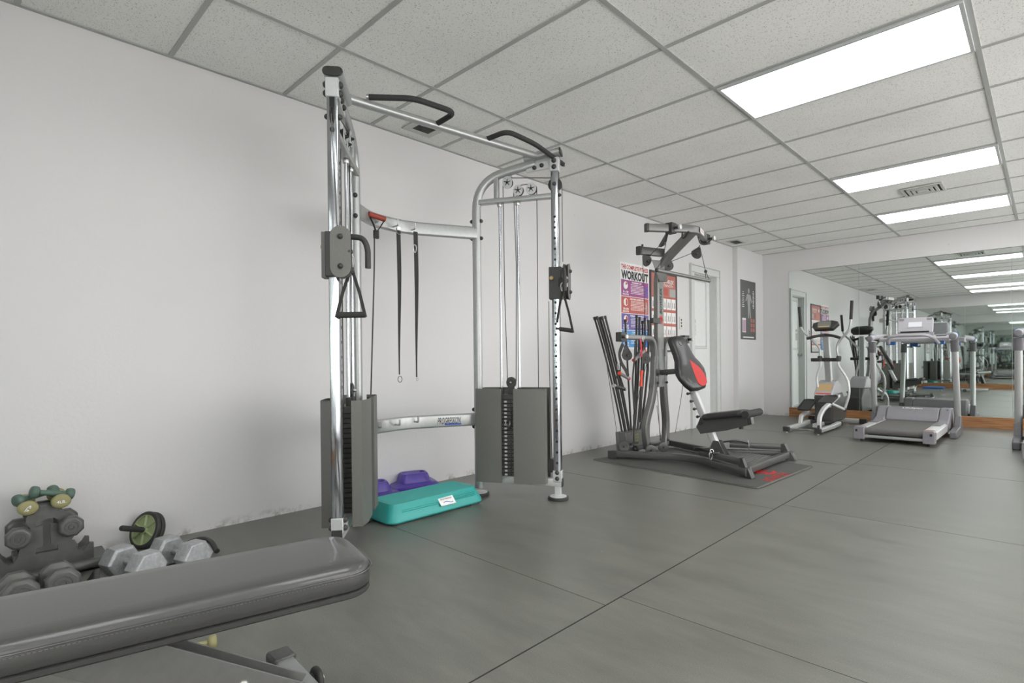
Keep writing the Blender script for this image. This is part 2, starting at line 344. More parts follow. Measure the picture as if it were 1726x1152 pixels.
for i in range(6):
    y0_, y1_ = wy[i], wy[i+1]; mb = MB()
    for y in (y0_+.03, y1_-.03): mb.box((XR+.05, y, 1.3), (.08, .06, 2.4))
    for z in (.13, 2.47): mb.box((XR+.05, (y0_+y1_)/2, z), (.08, y1_-y0_-.12, .06))
    f_ = struct(mb, 'added_window_%d' % (i+1), 'steel')
    MB().box((XR+.05, (y0_+y1_)/2, 1.3), (.004, y1_-y0_-.12, 2.28)).build('pane', 'glass', f_)
# boards under the mirrors and the mirror panes
struct(MB().box(((.475+XR)/2, YM-.0125, .07), (XR-.475, .025, .14)), 'baseboard_back', 'wood', .002)
struct(MB().box(((.42+3.15)/2, YO+.0125, .07), (3.15-.42, .025, .14)), 'baseboard_front', 'wood', .002)
for k, (x0, x1) in enumerate(((.485, 1.450), (1.454, 3.125), (3.129, 4.8), (4.804, XR-.02))):
    o = struct(MB().box(((x0+x1)/2, YM-.004, (.142+2.295)/2), (x1-x0, .006, 2.295-.142)), 'mirror_pane', 'mirror')
    tag(o, ['narrow leftmost mirror pane on the far wall behind the elliptical trainer', 'wide mirror pane on the far wall behind the nearer treadmill', 'mirror pane on the far wall at the right edge behind the second treadmill', 'last mirror pane on the far wall out to the right'][k], 'mirror', 'mirror panes on the far wall'); del o['kind']
for k, (x0, x1) in enumerate(((.42, 1.78), (1.784, 3.15))):
    o = MB().box(((x0+x1)/2, YO+.004, (.142+2.30)/2), (x1-x0, .006, 2.30-.142)).build('mirror_pane', 'mirror')
    tag(o, ['mirror pane on the opposite wall nearest the long wall, seen only reflected', 'mirror pane on the opposite wall beside the added glazing, seen only reflected'][k], 'mirror', 'mirror panes on the opposite wall')
# door
d = MB().box((-.105, (DY0+DY1)/2, DZ/2+.005), (.04, DY1-DY0-.022, DZ-.014)).build('door_1', 'door', None, .002); d['kind'] = 'structure'; d['_o'] = [0, 0, 0]
p = MB().box((-.081, 7.20, 1.56), (.012, .44, .90)).build('door_panel', 'door', d, .004)
mb = MB()
for y in (6.975, 7.425): mb.box((-.078, y, 1.56), (.02, .03, .97))
for z in (1.09, 2.03): mb.box((-.078, 7.20, z), (.02, .42, .03))
mb.build('panel_moulding', 'frame', d, .004)
mb = MB().lathe((-.083, 6.93, .98), (1, 0, 0), [(.028, 0), (.028, .008), (.011, .012), (.011, .04), (.024, .048), (.028, .06), (.022, .07)])
mb.build('door_knob', 'steel', d)
MB().lathe((-.083, 6.93, 1.1), (1, 0, 0), [(.022, 0), (.022, .012), (.012, .016)]).build('deadbolt', 'steel', d)
mb = MB()
mb.box((-T/2-.001, DY0+.006, DZ/2-.006), (T, .012, DZ-.012)); mb.box((-T/2-.001, DY1-.006, DZ/2-.006), (T, .012, DZ-.012)); mb.box((-T/2-.001, (DY0+DY1)/2, DZ-.006), (T, DY1-DY0, .012))
for y in (DY0-.04, DY1+.04): mb.box((.012, y, DZ/2-.002), (.024, .09, DZ-.004))
mb.box((.012, (DY0+DY1)/2, DZ+.045), (.024, DY1-DY0+.17, .09))
for y in (DY0-.094, DY1+.094): mb.box((.018, y, DZ/2+.045), (.036, .018, DZ+.09))
mb.box((.018, (DY0+DY1)/2, DZ+.101), (.036, DY1-DY0+.206, .02))
struct(mb, 'trim_2', 'frame', .003)
MB().box((-.065, (DY0+DY1)/2, -.0), (T, DY1-DY0, .012)).build('trim_3', 'steel')['kind'] = 'structure'
# floor mat seams: narrow grooves between the rubber sheets
mb = MB()
SX = 2.215
for x in (SX-1.22*1.0, SX, SX+1.22, SX+2.44): 
    if x == SX or x > SX: mb.box((x, (YO+YM)/2, .0004), (.005, YM-YO, .0008))
struct(mb, 'trim_4', 'seam')
mb = MB()
for y in (1.72, 3.55, 5.38, 7.2): mb.box((SX/2, y-.03 if y > 2 else y, .0003), (SX, .0016, .0006)); mb.box(((SX+XR)/2, y+.10, .0003), (XR-SX, .0016, .0006))
struct(mb, 'trim_5', 'seam')
# ---------------------------------------------------------------- ceiling lights
def ceiling_light(r0, label, ci=1):
    y = 2.654+.61*r0+.305; x = (COLX[ci]+COLX[ci+1])/2
    t = thing('ceiling_light', label, 'ceiling light', (x, y, H), 'fluorescent panels in the ceiling grid')
    mb = MB()
    for sx in (-1, 1): mb.box((x+sx*.588, y, H-.006), (.02, .550, .018))
    for sy in (-1, 1): mb.box((x, y+sy*.284, H-.006), (1.196, .018, .018))
    mb.build('frame', 'lsilver', t, .002)
    MB().box((x, y, H-.006), (1.156, .550, .008)).build('diffuser', 'lamp', t)
ceiling_light(1, 'largest lit panel, dropped slightly below the ceiling at top right')
ceiling_light(5, 'middle lit ceiling panel just before the square air diffuser')
ceiling_light(8, 'smallest and farthest lit ceiling panel nearest the mirror wall')
ceiling_light(-3, 'lit ceiling panel above the camera, seen only in the mirror')
ceiling_light(-5, 'lit ceiling panel nearest the opposite mirror wall, seen only reflected')
for r0, lb_ in ((8, 'added ceiling panel in the right-hand row nearest the mirror wall, out of frame'), (5, 'added ceiling panel in the right-hand row level with the air diffuser, out of frame'), (1, 'added ceiling panel in the right-hand row above the open floor, out of frame'), (-3, 'added ceiling panel in the right-hand row beside the camera, out of frame')):
    ceiling_light(r0, lb_, 3)  # unseen second row of panels, added for extra brightness
# vents
cx, cy = .24, 2.345
t = thing('ceiling_vent', 'small square perforated grille in the ceiling above the cable machine', 'vent', (cx, cy, H))
mb = MB(); 
for k in range(4):
    a = math.pi/2*k; mb.box((cx+.095*math.cos(a), cy+.095*math.sin(a), H-.003), (.05 if k % 2 == 0 else .24, .14 if k % 2 == 0 else .05, .006))
mb.build('flange', 'vent', t, .001)
MB().box((cx, cy, H+.001), (.15, .15, .004)).build('backing', 'ventd', t)
mb = MB()
for i in range(11):
    mb.box((cx-.07+i*.014, cy, H-.002), (.004, .146, .003)); mb.box((cx, cy-.07+i*.014, H-.002), (.146, .004, .003))
mb.build('mesh_grille', 'iron', t)
cx, cy = 2.55, 6.75
t = thing('air_diffuser', 'square stepped air diffuser in the ceiling between two lit panels', 'vent', (cx, cy, H))
for k, (r, dz) in enumerate(((.17, 0), (.125, .010), (.085, .018), (.045, .024))):
    mb = MB()
    for q in range(4):
        a = math.pi/2*q; L_ = 2*r
        mb.box((cx+(r-.012)*math.cos(a), cy+(r-.012)*math.sin(a), H-.006-dz*.4), (.026 if q % 2 == 0 else L_+.002, L_-.05 if q % 2 == 0 else .026, .010))
    mb.build('flange' if k == 0 else 'louver_ring', 'vent', t, .002)
MB().box((cx, cy, H-.0005), (.31, .31, .004)).build('backing', 'ventd', t); MB().box((cx, cy, H-.014), (.05, .05, .008)).build('center_plate', 'vent', t, .002)
cx, cy = .20, 7.83
t = thing('ceiling_register', 'small ceiling register above the door near the far corner', 'vent', (cx, cy, H))
mb = MB()
for sx in (-1, 1): mb.box((cx+sx*.075, cy, H-.003), (.03, .24, .006))
for sy in (-1, 1): mb.box((cx, cy+sy*.135, H-.003), (.18, .03, .006))
mb.build('flange', 'vent', t, .001); MB().box((cx, cy, H+.0005), (.12, .24, .004)).build('backing', 'ventd', t)
mb = MB()
for i in range(6): mb.box((cx-.05+i*.02, cy, H-.003), (.004, .24, .005))
mb.build('slats', 'iron', t)
# ---------------------------------------------------------------- posters
Yd = V(0, 1, 0)
def poster1():
    y0, y1, z0, z1 = 5.14, 5.757, 1.05, 2.035
    t = thing('poster', 'bright exercise poster with magenta, red, violet and blue bands', 'poster', (0, y0, z0), 'posters on the left wall')
    X = .004; yc = (y0+y1)/2; w = y1-y0
    MB().box((X/2, yc, (z0+z1)/2), (X, w, z1-z0)).build('sheet', 'pwhite', t)
    text('THE COMPLETE FITNESS', (X, yc, 1.985), Yd, Z, w*.92, .05, 'redink', t, bold=.03)
    text('WORKOUT', (X, yc, 1.895), Yd, Z, w*.92, .105, 'blackink', t, bold=.05)
    bands = [('pmag', 1.838, 1.655, 'WARM UP', '5-10'), ('pred', 1.648, 1.462, 'AEROBIC EXERCISE', '20-30'), ('ppur', 1.455, 1.272, 'WEIGHT TRAINING', '20-30'), ('pblue', 1.265, 1.075, 'COOL DOWN', '5-10')]
    for m, zt, zb, a, n in bands:
        b = MB().box((X+.0006, yc, (zt+zb)/2), (.0012, w*.93, zt-zb)).build('printed_band', m, t)
        x = X+.0012; zc = (zt+zb)/2
        MB().lathe((x, y0+.11, zt-.062), (1, 0, 0), [(.043, 0), (.043, .001)]).build('clock_dial', 'pwhite', b)
        k = MB().prism([(x+.001, y0+.11, zt-.062)]+[(x+.001, y0+.11+.036*math.sin(q), zt-.062+.036*math.cos(q)) for q in ([0, .4, .8, 1.1] if n == '5-10' else [.0, .5, 1, 1.5, 2, 2.5, 3.1])], (.0006, 0, 0)).build('clock_sector', 'redink', b)
        text(n, (x, y0+.11, zb+.048), Yd, Z, .11, .024, 'white', b, bold=.03); text('MINUTES', (x, y0+.11, zb+.02), Yd, Z, .12, .018, 'white', b, bold=.03)
        text(a, (x, yc-.0+.03, zt-.022), Yd, Z, .21 if len(a) < 10 else .29, .02, 'white', b, bold=.03)
        s = '\n'.join(''.join(random.choice('aeionrstlcm') if random.random() > .18 else ' ' for _ in range(26)) for _ in range(7))
        mb = MB()
        for r_ in range(7):   # lines of small print
            yy = y0+.215
            while yy < y0+.49:
                l = random.uniform(.012, .04); mb.box((x+.0003, yy+l/2, zt-.046-.0165*r_), (.0005, l, .006)); yy += l+.006
        mb.build('small_print', 'white', b)
        mb = MB(); yy = y1-.07; mb.sph((x, yy, zb+.135), .013, 8, (.08, 1, 1)); mb.box((x+.0004, yy, zb+.09), (.0006, .034, .06)); mb.box((x+.0004, yy-.012, zb+.035), (.0006, .014, .055)); mb.box((x+.0004, yy+.012, zb+.04), (.0006, .014, .045))
        mb.build('figure_picture', 'blueink' if m in ('pmag', 'pblue') else 'pskin', b)
def poster2():
    y0, y1, z0, z1 = 5.765, 6.42, 1.02, 2.01
    t = thing('poster', 'dark framed salmon poster of exercise cards behind the home gym post', 'poster', (0, y0, z0), 'posters on the left wall')
    X = .012; yc = (y0+y1)/2; w = y1-y0
    mb = MB()
    for y in (y0+.014, y1-.014): mb.box((.008, y, (z0+z1)/2), (.016, .028, z1-z0))
    for z in (z0+.014, z1-.014): mb.box((.008, yc, z), (.016, w-.05, .028))
    mb.build('frame', 'pdark', t, .002)
    MB().box((.005, yc, (z0+z1)/2), (.010, w-.05, z1-z0-.05)).build('sheet', 'psal', t)
    X = .0105
    text('BOWFLEX', (X, yc+.1, 1.90), Yd, Z, .30, .05, 'white', t, bold=.02, shear=.2); text('STRENGTH', (X, yc+.1, 1.85), Yd, Z, .26, .03, 'white', t, shear=.2)
    MB().lathe((X, y0+.14, 1.89), (1, 0, 0), [(.035, 0), (.035, .001)]).build('round_logo', 'white', t)
    MB().box((X, y1-.11, 1.765), (.001, .15, .10)).build('photo_panel', 'pskin', t); MB().box((X, y1-.28, 1.77), (.001, .10, .09)).build('photo_panel', 'pred', t)
    for r in range(4):
        for c in range(5):
            y = y0+.09+c*.119; z = 1.62-.172*r
            b = MB().box((X, y, z), (.001, .105, .135)).build('exercise_card', 'pwhite', t)
            mb = MB()
            for q in (-.022, .022): mb.sph((X, y+q, z+.03), .008, 6, (.08, 1, 1)); mb.box((X+.0006, y+q+.004*(c % 2), z), (.0005, .012, .045)); mb.box((X+.0006, y+q-.006, z-.035), (.0005, .007, .03)); mb.box((X+.0006, y+q+.008, z-.032), (.0005, .007, .025))
            mb.build('exercise_figure', 'pgrey', b)
        MB().box((X+.0002, yc, 1.62-.172*r+.080), (.001, w-.08, .014)).build('title_strip', 'pred', t)
def poster3():
    X0 = .075; y0, y1, z0, z1 = 8.27, 8.86, 1.22, 2.135; X = X0+.004; yc = (y0+y1)/2
    t = thing('poster', 'charcoal muscle chart poster on the wall beside the far corner', 'poster', (X0, y0, z0), 'posters on the left wall')
    MB().box((X0+.002, yc, (z0+z1)/2), (.004, y1-y0, z1-z0)).build('sheet', 'pgrey', t)
    mb = MB(); c = yc+.02
    mb.sph((X, c, 1.98), .035, 10, (.04, 1, 1.2)); 
    for pts in ([(c-.07, 1.93), (c+.07, 1.92), (c+.05, 1.75), (c-.04, 1.72)], [(c-.07, 1.93), (c-.13, 1.82), (c-.1, 1.81), (c-.04, 1.9)], [(c+.07, 1.92), (c+.12, 1.8), (c+.1, 1.79), (c+.04, 1.88)], [(c-.04, 1.74), (c+.02, 1.74), (c+.0, 1.55), (c-.03, 1.55)], [(c+.0, 1.74), (c+.05, 1.74), (c+.08, 1.56), (c+.045, 1.55)]):
        mb.prism([(X, a, b) for a, b in pts], (.0008, 0, 0))
    mb.build('muscle_figure', 'pskin', t)
    MB().box((X, yc-.17, 1.44), (.001, .14, .22)).build('chart_panel', 'pwhite', t)
    mb = MB()
    for i in range(5): mb.box((X+.0008, yc-.225+i*.028, 1.43), (.0006, .014, .18))
    mb.build('chart_stripes', 'pmag', t)
    mb = MB()
    for i in range(2):
        for j in range(3): mb.box((X+.0004, yc+.12+i*.09, 1.52-j*.075), (.0008, .07, .055))
    mb.build('photo_panel', 'psal', t)
    mb = MB()
    for j in range(9):
        mb.box((X+.0004, yc-.2, 1.95-j*.028), (.0006, .05+.02*(j % 3), .009)); mb.box((X+.0004, yc+.2, 1.98-j*.032), (.0006, .04+.02*(j % 2), .016))
    mb.box((X+.0004, yc, 1.255), (.0006, .42, .02)); mb.build('small_print', 'pwhite', t)
poster1(); poster2(); poster3()
t = thing('light_switch', 'ivory light switch plate on the wall between poster and door', 'light switch', (0, 6.53, 1.38))
MB().box((.004, 6.53, 1.40), (.008, .075, .16)).build('plate', 'ivory', t, .002)
for z in (1.44, 1.40, 1.36): MB().box((.012, 6.53, z), (.012, .012, .024)).build('toggle', 'mgrey', t, .001)
t = thing('door_notice', 'small printed paper notices taped to the white door', 'notice', (-.075, 7.02, 1.27))
MB().box((-.0735, 7.04, 1.33), (.002, .14, .15)).build('paper', 'ivory', t); MB().box((-.0735, 7.04, 1.45), (.002, .14, .06)).build('paper', 'ivory', t)
mb = MB()
for i in range(7): mb.box((-.0718, 7.03+.01*(i % 2), 1.385-i*.018), (.0008, .10-.02*(i % 3), .006))
for i in range(2): mb.box((-.0718, 7.04, 1.462-i*.02), (.0008, .09, .008))
mb.build('print', 'pgrey', t)

# ================================================================ cable crossover machine
MC = (0.56, 2.09, 0)
machine = thing('cable_machine', 'silver dual-stack cable crossover machine with pull-up bar', 'cable machine', MC)
class Tower:
    def __init__(s, A, B, side):
        s.A = V(A[0], A[1], 0); B = V(B[0], B[1], 0); s.t = (B-s.A).normalized(); s.L = (B-s.A).length
        s.n = V(s.t.y, -s.t.x, 0)*side; s.R = Matrix((s.t, s.n, Z)).transposed()
    def W(s, a, n, z): return s.A+s.t*a+s.n*n+Z*z
TR = Tower((.58, 2.55), (1.05, 2.813), 1); TL = Tower((.525, 1.63), (.97, 1.27), -1)
def bolt(mb, p, d, r=.013):
    mb.lathe(p, d, [(r*1.05, 0), (r*1.1, .003), (r*.95, .009), (r*.6, .015), (.001, .017)], 12)
def wheel(mb, c, ax, r, w=.018):
    mb.lathe(V(c)-V(ax).normalized()*w/2, ax, [(r*.2, -.002), (r*.25, 0), (r*.86, 0), (r, w*.08), (r, w*.2), (r*.84, w*.45), (r*.84, w*.55), (r, w*.8), (r, w*.92), (r*.86, w), (r*.25, w), (r*.2, w+.002)], 28)
def build_tower(T_, P):
    W = T_.W; S = T_.L; t, n = T_.t, T_.n; F = S
    path = fillet([W(-.025, 0, .05), W(-.025, 0, 2.20), W(.40, 0, 2.285)], .27, 12)
    MB().sweep(path, [(b, a) for a, b in obround(.075, .048)], n.cross(Z)*-1 if False else t).build('rear_upright', 'silver', P) if False else None
    # rear upright and bend: profile kept square to the tower plane
    rings = []
    for i, p in enumerate(path):
        q = (path[min(i+1, len(path)-1)]-path[max(i-1, 0)]).normalized(); x = n; y = q.cross(n).normalized()
        rings.append([p+y*a+x*b for a, b in obround(.062, .045)])
    up = MB().loft(rings).build('rear_upright', 'silver', P)
    mb = MB()
    for z in (1.92, 1.80, .60, .48):
        for d in (1, -1): bolt(mb, W(-.025+d*.031, 0, z), t*d)
    mb.build('bolt_caps', 'black', up)
    # front chrome post
    post = MB().sweep([W(F, 0, .12), W(F, 0, 2.215)], rrect(.052, .052, .006, 2), t).build('front_post', 'chrome', P)
    mb = MB()
    for i in range(24):
        z = 1.905-i*.072
        if z > .2: mb.lathe(W(F, .0262, z), n, [(.0085, 0), (.0085, .0004)], 14)
    mb.build('pin_holes', 'blackink', post)
    for i in range(21):
        z = 1.905-i*.0725-.036
        text(str(i+1), W(F, .0263, z), -t if False else (t if T_ is TR else -t), Z, .010 if i < 9 else .018, .014, 'dgun', post, 'post_number')
    MB().box(W(F+.0262, 0, 2.16), (.001, .024, .115), T_.R).build('pulley_slot', 'blackink', post)
    sl = MB().box(W(F, 0, 2.258), (.062, .062, .092), T_.R).build('post_sleeve', 'lsilver', P, .004)
    mb = MB()
    for z in (2.280, 2.238):
        for d in (1, -1): bolt(mb, W(F, d*.031, z), n*d, .016)
    for d in (1, -1): bolt(mb, W(F, d*.026, 2.126), n*d, .013)
    bolt(mb, W(F+.026, 0, 2.055), t, .011)
    mb.build('bolt_caps', 'black', sl)
    arm = MB().sweep([W(.33, 0, 2.31), W(.575, 0, 2.343)], obround(.095, .046), Z).build('arm_end', 'silver', P)
    MB().sweep([W(.575, 0, 2.343), W(.585, 0, 2.3445)], obround(.097, .048), Z).build('end_cap', 'black', arm, .003)
    g = MB().prism([W(.34, .012, 2.27), W(.52, .012, 2.30), W(.52, .012, 2.24), W(.44, .012, 2.235), W(.34, .012, 2.225)], n*-.024).build('gusset_plate', 'lsilver', P, .002)
    mb = MB()
    for s_, z in ((.40, 2.25), (.45, 2.262)):
        for d in (1, -1): bolt(mb, W(s_, d*.012, z), n*d, .014)
    mb.build('bolt_caps', 'black', g)
    # base
    bb = MB().bar(W(-.0, 0, .125), W(F+.027, 0, .115), .05, .055).build('base_beam', 'lsilver', P, .003)
    MB().box(W(F+.03, 0, .115), (.006, .05, .055), T_.R).build('beam_cap', 'black', bb, .001)
    br = MB().box(W(F, .0, .16), (.06, .056, .075), T_.R).build('post_bracket', 'lsilver', P, .003)
    mb = MB()
    for z in (.185, .145):
        for d in (1, -1): bolt(mb, W(F, d*.028, z), n*d, .014)
    mb.build('bolt_caps', 'black', br)
    MB().box(W(F, 0, .062), (.042, .042, .085), T_.R).build('foot_post', 'lsilver', P, .003)
    for s_ in (-.025, F):
        f = MB().lathe(W(s_, 0, .0), Z, [(.066, 0), (.070, .004), (.070, .016), (.066, .02)], 32).build('foot_pad', 'rubber', P)
        MB().lathe(W(s_, 0, .019), Z, [(.058, 0), (.058, .004), (.03, .008)], 32).build('foot_disc', 'lsilver', f)
    # upper cross piece, strut
    MB().bar(W(.0, 0, 2.048), W(F-.024, 0, 2.052), .05, .032).build('upper_cross_beam', 'silver', P, .002)
    MB().bar(W(.125, 0, 2.06), W(.125, 0, 2.235), .034, .034, t).build('strut', 'silver', P)
    mb = MB()
    br2 = mb.prism([W(.18, -.014, 2.235), W(.235, -.014, 2.25), W(.235, -.014, 2.15), W(.18, -.014, 2.15)], n*-.006).build('pulley_bracket', 'lsilver', P, .003)
    for k, (s_, z, r) in enumerate(((.207, 2.168, .036), (.283, 2.108, .036), (.375, 2.112, .038))):
        mb = MB(); wheel(mb, W(s_, 0, z), n, r, .02); pw = mb.build('pulley', 'rubber', P)
        mb = MB().prism([W(s_, .013, z)+T_.R@V(q[0], 0, q[1]) for q in obround(r*1.9, r*2.15 if k else r*2.5)], n*.004).build('pulley_guard', 'lsilver', pw, .001)
        mb = MB()
        for j in range(5):
            a = 2*math.pi*j/5+math.pi/2; d = T_.R@V(math.cos(a), 0, math.sin(a))
            mb.bar(W(s_, .0176, z)+d*.008, W(s_, .0176, z)+d*.024, .005, .001, n)
        bolt(mb, W(s_, .017, z), n, .008); mb.build('guard_slots', 'blackink', pw)
    mb = MB(); wheel(mb, W(F, 0, 2.126), n, .047, .02); mb.build('pulley', 'rubber', P)
    mb = MB(); wheel(mb, W(F-.05, 0, .225), n, .045, .02); mb.build('pulley', 'rubber', P)
    # guide rods
    for s_ in (.147, .276):
        g = MB().cyl(W(s_, 0, .14), W(s_, 0, 2.04), .0095, n=14).build('guide_rod', 'chrome', P)
        MB().lathe(W(s_, 0, 2.008), Z, [(.016, 0), (.018, .004), (.018, .022), (.016, .026)], 16).build('rod_collar', 'steel', g)
    # cables
    def cb(pts, m='cable', r=.0028): MB().tube([W(*q) for q in pts], r, 6).build('cable', m, P)
    cb([(.172, .0, 2.165), (.176, .0, 1.4), (.19, .0, .80)]); cb([(.248, 0, 2.10), (.262, .0, 1.6), (.252, 0, .80)])
    cb([(.412, .0, 2.11), (.409, 0, .7)]); cb([(.21, 0, 2.204), (F, 0, 2.173)]); cb([(.283, 0, 2.144), (.375, 0, 2.15)])
    cb([(F+.047, .0, 2.12), (F+.052, .02, 1.60)], 'lcable'); cb([(F-.047, .02, 1.34), (F-.052, .0, .9), (F-.04, 0, .26)], 'lcable')
    # weight stack
    n_pl = 20; z0 = .15; dz = .0262
    for i in range(n_pl):
        z = z0+i*dz+dz/2
        pl = MB().box(W(.212, 0, z), (.235, .10, dz-.003), T_.R).build('weight_plate', 'iron', P, .0015)
        MB().box(W(.188, .0505, z), (.018, .001, .012), T_.R).build('weight_label', 'ivory', pl)
        MB().lathe(W(.225, .0500, z), n, [(.0055, 0), (.0055, .0008)], 10).build('pin_hole', 'blackink', pl)
    zt = z0+n_pl*dz
    tw = MB().box(W(.212, 0, zt+.018), (.235, .105, .034), T_.R).build('top_weight', 'iron', P, .002)
    MB().cyl(W(.212, 0, zt+.03), W(.212, 0, .72), .008, n=10).build('selector_rod', 'steel', tw)
    for s_ in (.147, .276): MB().cyl(W(s_, 0, zt+.03), W(s_, 0, zt+.08), .016, n=14).build('bushing', 'black', tw)
    bk = MB().prism([W(.217, .014, .79)+T_.R@V(q[0], 0, q[1]) for q in obround(.066, .078)], n*-.028).build('travelling_pulley', 'black', P, .002)
    MB().box(W(.217, 0, .735), (.04, .03, .05), T_.R).build('pulley_yoke', 'black', bk, .002)
    m_ = MB(); bolt(m_, W(.217, .0145, .79), n, .008); m_.build('bolt_caps', 'steel', bk)
    MB().tube(fillet([W(.217, .0, .71), W(.222, .035, .66), W(.236, .07, .55), W(.225, .07, .48), W(.20, .068, .47)], .05, 5), .005, 8).build('hook_cord', 'cable', bk)
    MB().torus(W(.209, .07, .515), t+n*.5, .022, .004, 18, 6).build('hook_ring', 'steel', bk)
    # shrouds: four folded panels, one pair each side
    for d in (1, -1):
        for k, (sa, sb, sf, nf) in enumerate(((-.015, .170, .045, .02), (.262, .478, .40, .02))):
            fold = [(sa, (.075 if k == 0 else .115)*d), (sf, .115*d), (sb, (.115 if k == 0 else .085)*d)]
            if k == 0: fold = [(sa, .05*d), (sa+.004, .10*d), (sf, .115*d), (sb, .115*d), (sb, .095*d)]
            else: fold = [(sa, .095*d), (sa, .115*d), (sf, .115*d), (sb-.004, .100*d), (sb, .05*d)]
            th = .0022; ou = [W(a, b, 0) for a, b in fold]
            inn = [W(a+(.002 if k == 0 else -.002), b-th*d, 0) for a, b in fold][::-1]
            MB().loft([[p+Z*.118 for p in ou+inn], [p+Z*.752 for p in ou+inn]]).build('shroud_panel', 'shroud', P)
    # carriage
    blk = MB().box(W(F, 0, 1.46), (.085, .075, .215), T_.R).build('carriage', 'black', P, .003)
    MB().box(W(F-.012, -.045 if T_ is TL else .0, 1.46), (.06, .03, .22), T_.R).build('carriage_plate', 'shroud', blk, .002)
    for s_ in (F+.062, F+.096):
        MB().prism([W(s_, .045, 1.46)+T_.R@V(0, q[0], q[1]) for q in obround(.094, .242, 10)], t*.005).build('pulley_plate', 'shroud', blk, .001)
    mb = MB()
    for z in (1.535, 1.385): wheel(mb, W(F+.081, .045, z), t, .043, .02)
    mb.build('pulleys', 'rubber', blk)
    mb = MB(); MBp = [bolt(mb, W(F+.101, .045, z), t, .012) for z in (1.53, 1.392)]; mb.build('bolt_caps', 'black', blk)
    MB().bar(W(F+.03, .02, 1.46), W(F+.066, .03, 1.46), .05, .06).build('swivel', 'black', blk)
    hp = fillet([W(F+.07, .09, 1.535), W(F+.08, .145, 1.53), W(F+.09, .168, 1.48), W(F+.09, .168, 1.385)], .06, 6)
    hh = MB().tube(hp, .0135, 12).build('adjustment_handle', 'rubber', blk)
    MB().sph(W(F+.088, .085, 1.462), .015, 12).build('cable_ball', 'black', blk)
    bolt_ = MB().lathe(W(F, -.045, 1.50) if T_ is TL else W(F-.02, .046, 1.49), n if T_ is TR else -n, [(.012, 0), (.014, .01), (.009, .02)], 14).build('pop_pin', 'capyel', blk)
build_tower(TR, machine); build_tower(TL, machine)
# crossbar, pull up grips, rear cross beams
cbp = [TL.W(.36, 0, 2.325), TR.W(.43, 0, 2.325)]
MB().tube([cbp[0], cbp[1]], .0235, 20).build('pull_up_bar', 'silver', machine)
for a in cbp: MB().sph(a, .0245, 14).build('elbow_joint', 'silver', machine)
for pts in ([at(622, 164, 'z', 2.345), at(698, 166, 'z', 2.345), at(768, 190, 'z', 2.34), at(736, 209, 'z', 2.332)],
            [at(815, 237, 'z', 2.332), at(855, 221, 'z', 2.345), at(902, 243, 'z', 2.325), at(949, 277, 'z', 2.295)]):
    g = MB().tube(fillet(pts, .06, 6), .0155, 14).build('pull_up_grip', 'foam', machine)
    e0, e1 = (pts[0], pts[1]) if pts[0].y < 1.7 else (pts[3], pts[2])
    d = (e0-e1).normalized(); MB().tube([e0, e0+d*.012], .0160, 14).build('grip_end', 'steel', g); MB().tube([e0+d*.011, e0+d*.013], .007, 10).build('grip_bore', 'blackink', g)
def beam(z, name):
    pts = fillet([TL.W(-.055, 0, z), V(.385, 1.74, z), V(.36, 2.06, z), V(.43, 2.30, z), TR.W(-.055, 0, z)] if False else [V(.520, 1.650, z), V(.40, 1.80, z), V(.355, 2.08, z), V(.565, 2.535, z)], .26, 8)
    b = MB().sweep(pts, rrect(.035, .088, .014, 4), Z).build(name, 'silver', machine)
    return b
ub = beam(1.835, 'rear_cross_beam'); lb = beam(.535, 'rear_cross_beam')
HK = [at(634, 372, 'x', .43), at(668, 378, 'x', .425), at(697, 384, 'x', .42)]
for h in HK:
    MB().tube(fillet([h+V(-.05, 0, -.012), h+V(.018, 0, -.012), h+V(.018, 0, .028)], .012, 4), .005, 8).build('hook', 'steel', ub)
for u, v in ((640, 718), (671, 714), (702, 709)):
    h = at(u, v, 'x', .42); MB().tube(fillet([h+V(-.05, 0, -.01), h+V(.02, 0, -.01), h+V(.02, 0, .025)], .012, 4), .006, 8).build('hook', 'silver', lb)
# lettering on the lower beam
pa, pb = V(.355, 2.08, 0), V(.565, 2.535, 0); dd = (pb-pa).normalized(); nn = V(dd.y, -dd.x, 0)
c = pa+dd*.285+Z*.535+nn*.0178
text('PROGRESSION', c, dd, Z, .165, .046, 'blackink', lb, bold=.01, shear=.35)
MB().prism([c+dd*-.03+Z*-.030, c+dd*.085+Z*-.030, c+dd*.083+Z*-.019, c+dd*-.035+Z*-.019], nn*.0006).build('logo_stripe', 'blueink', lb)

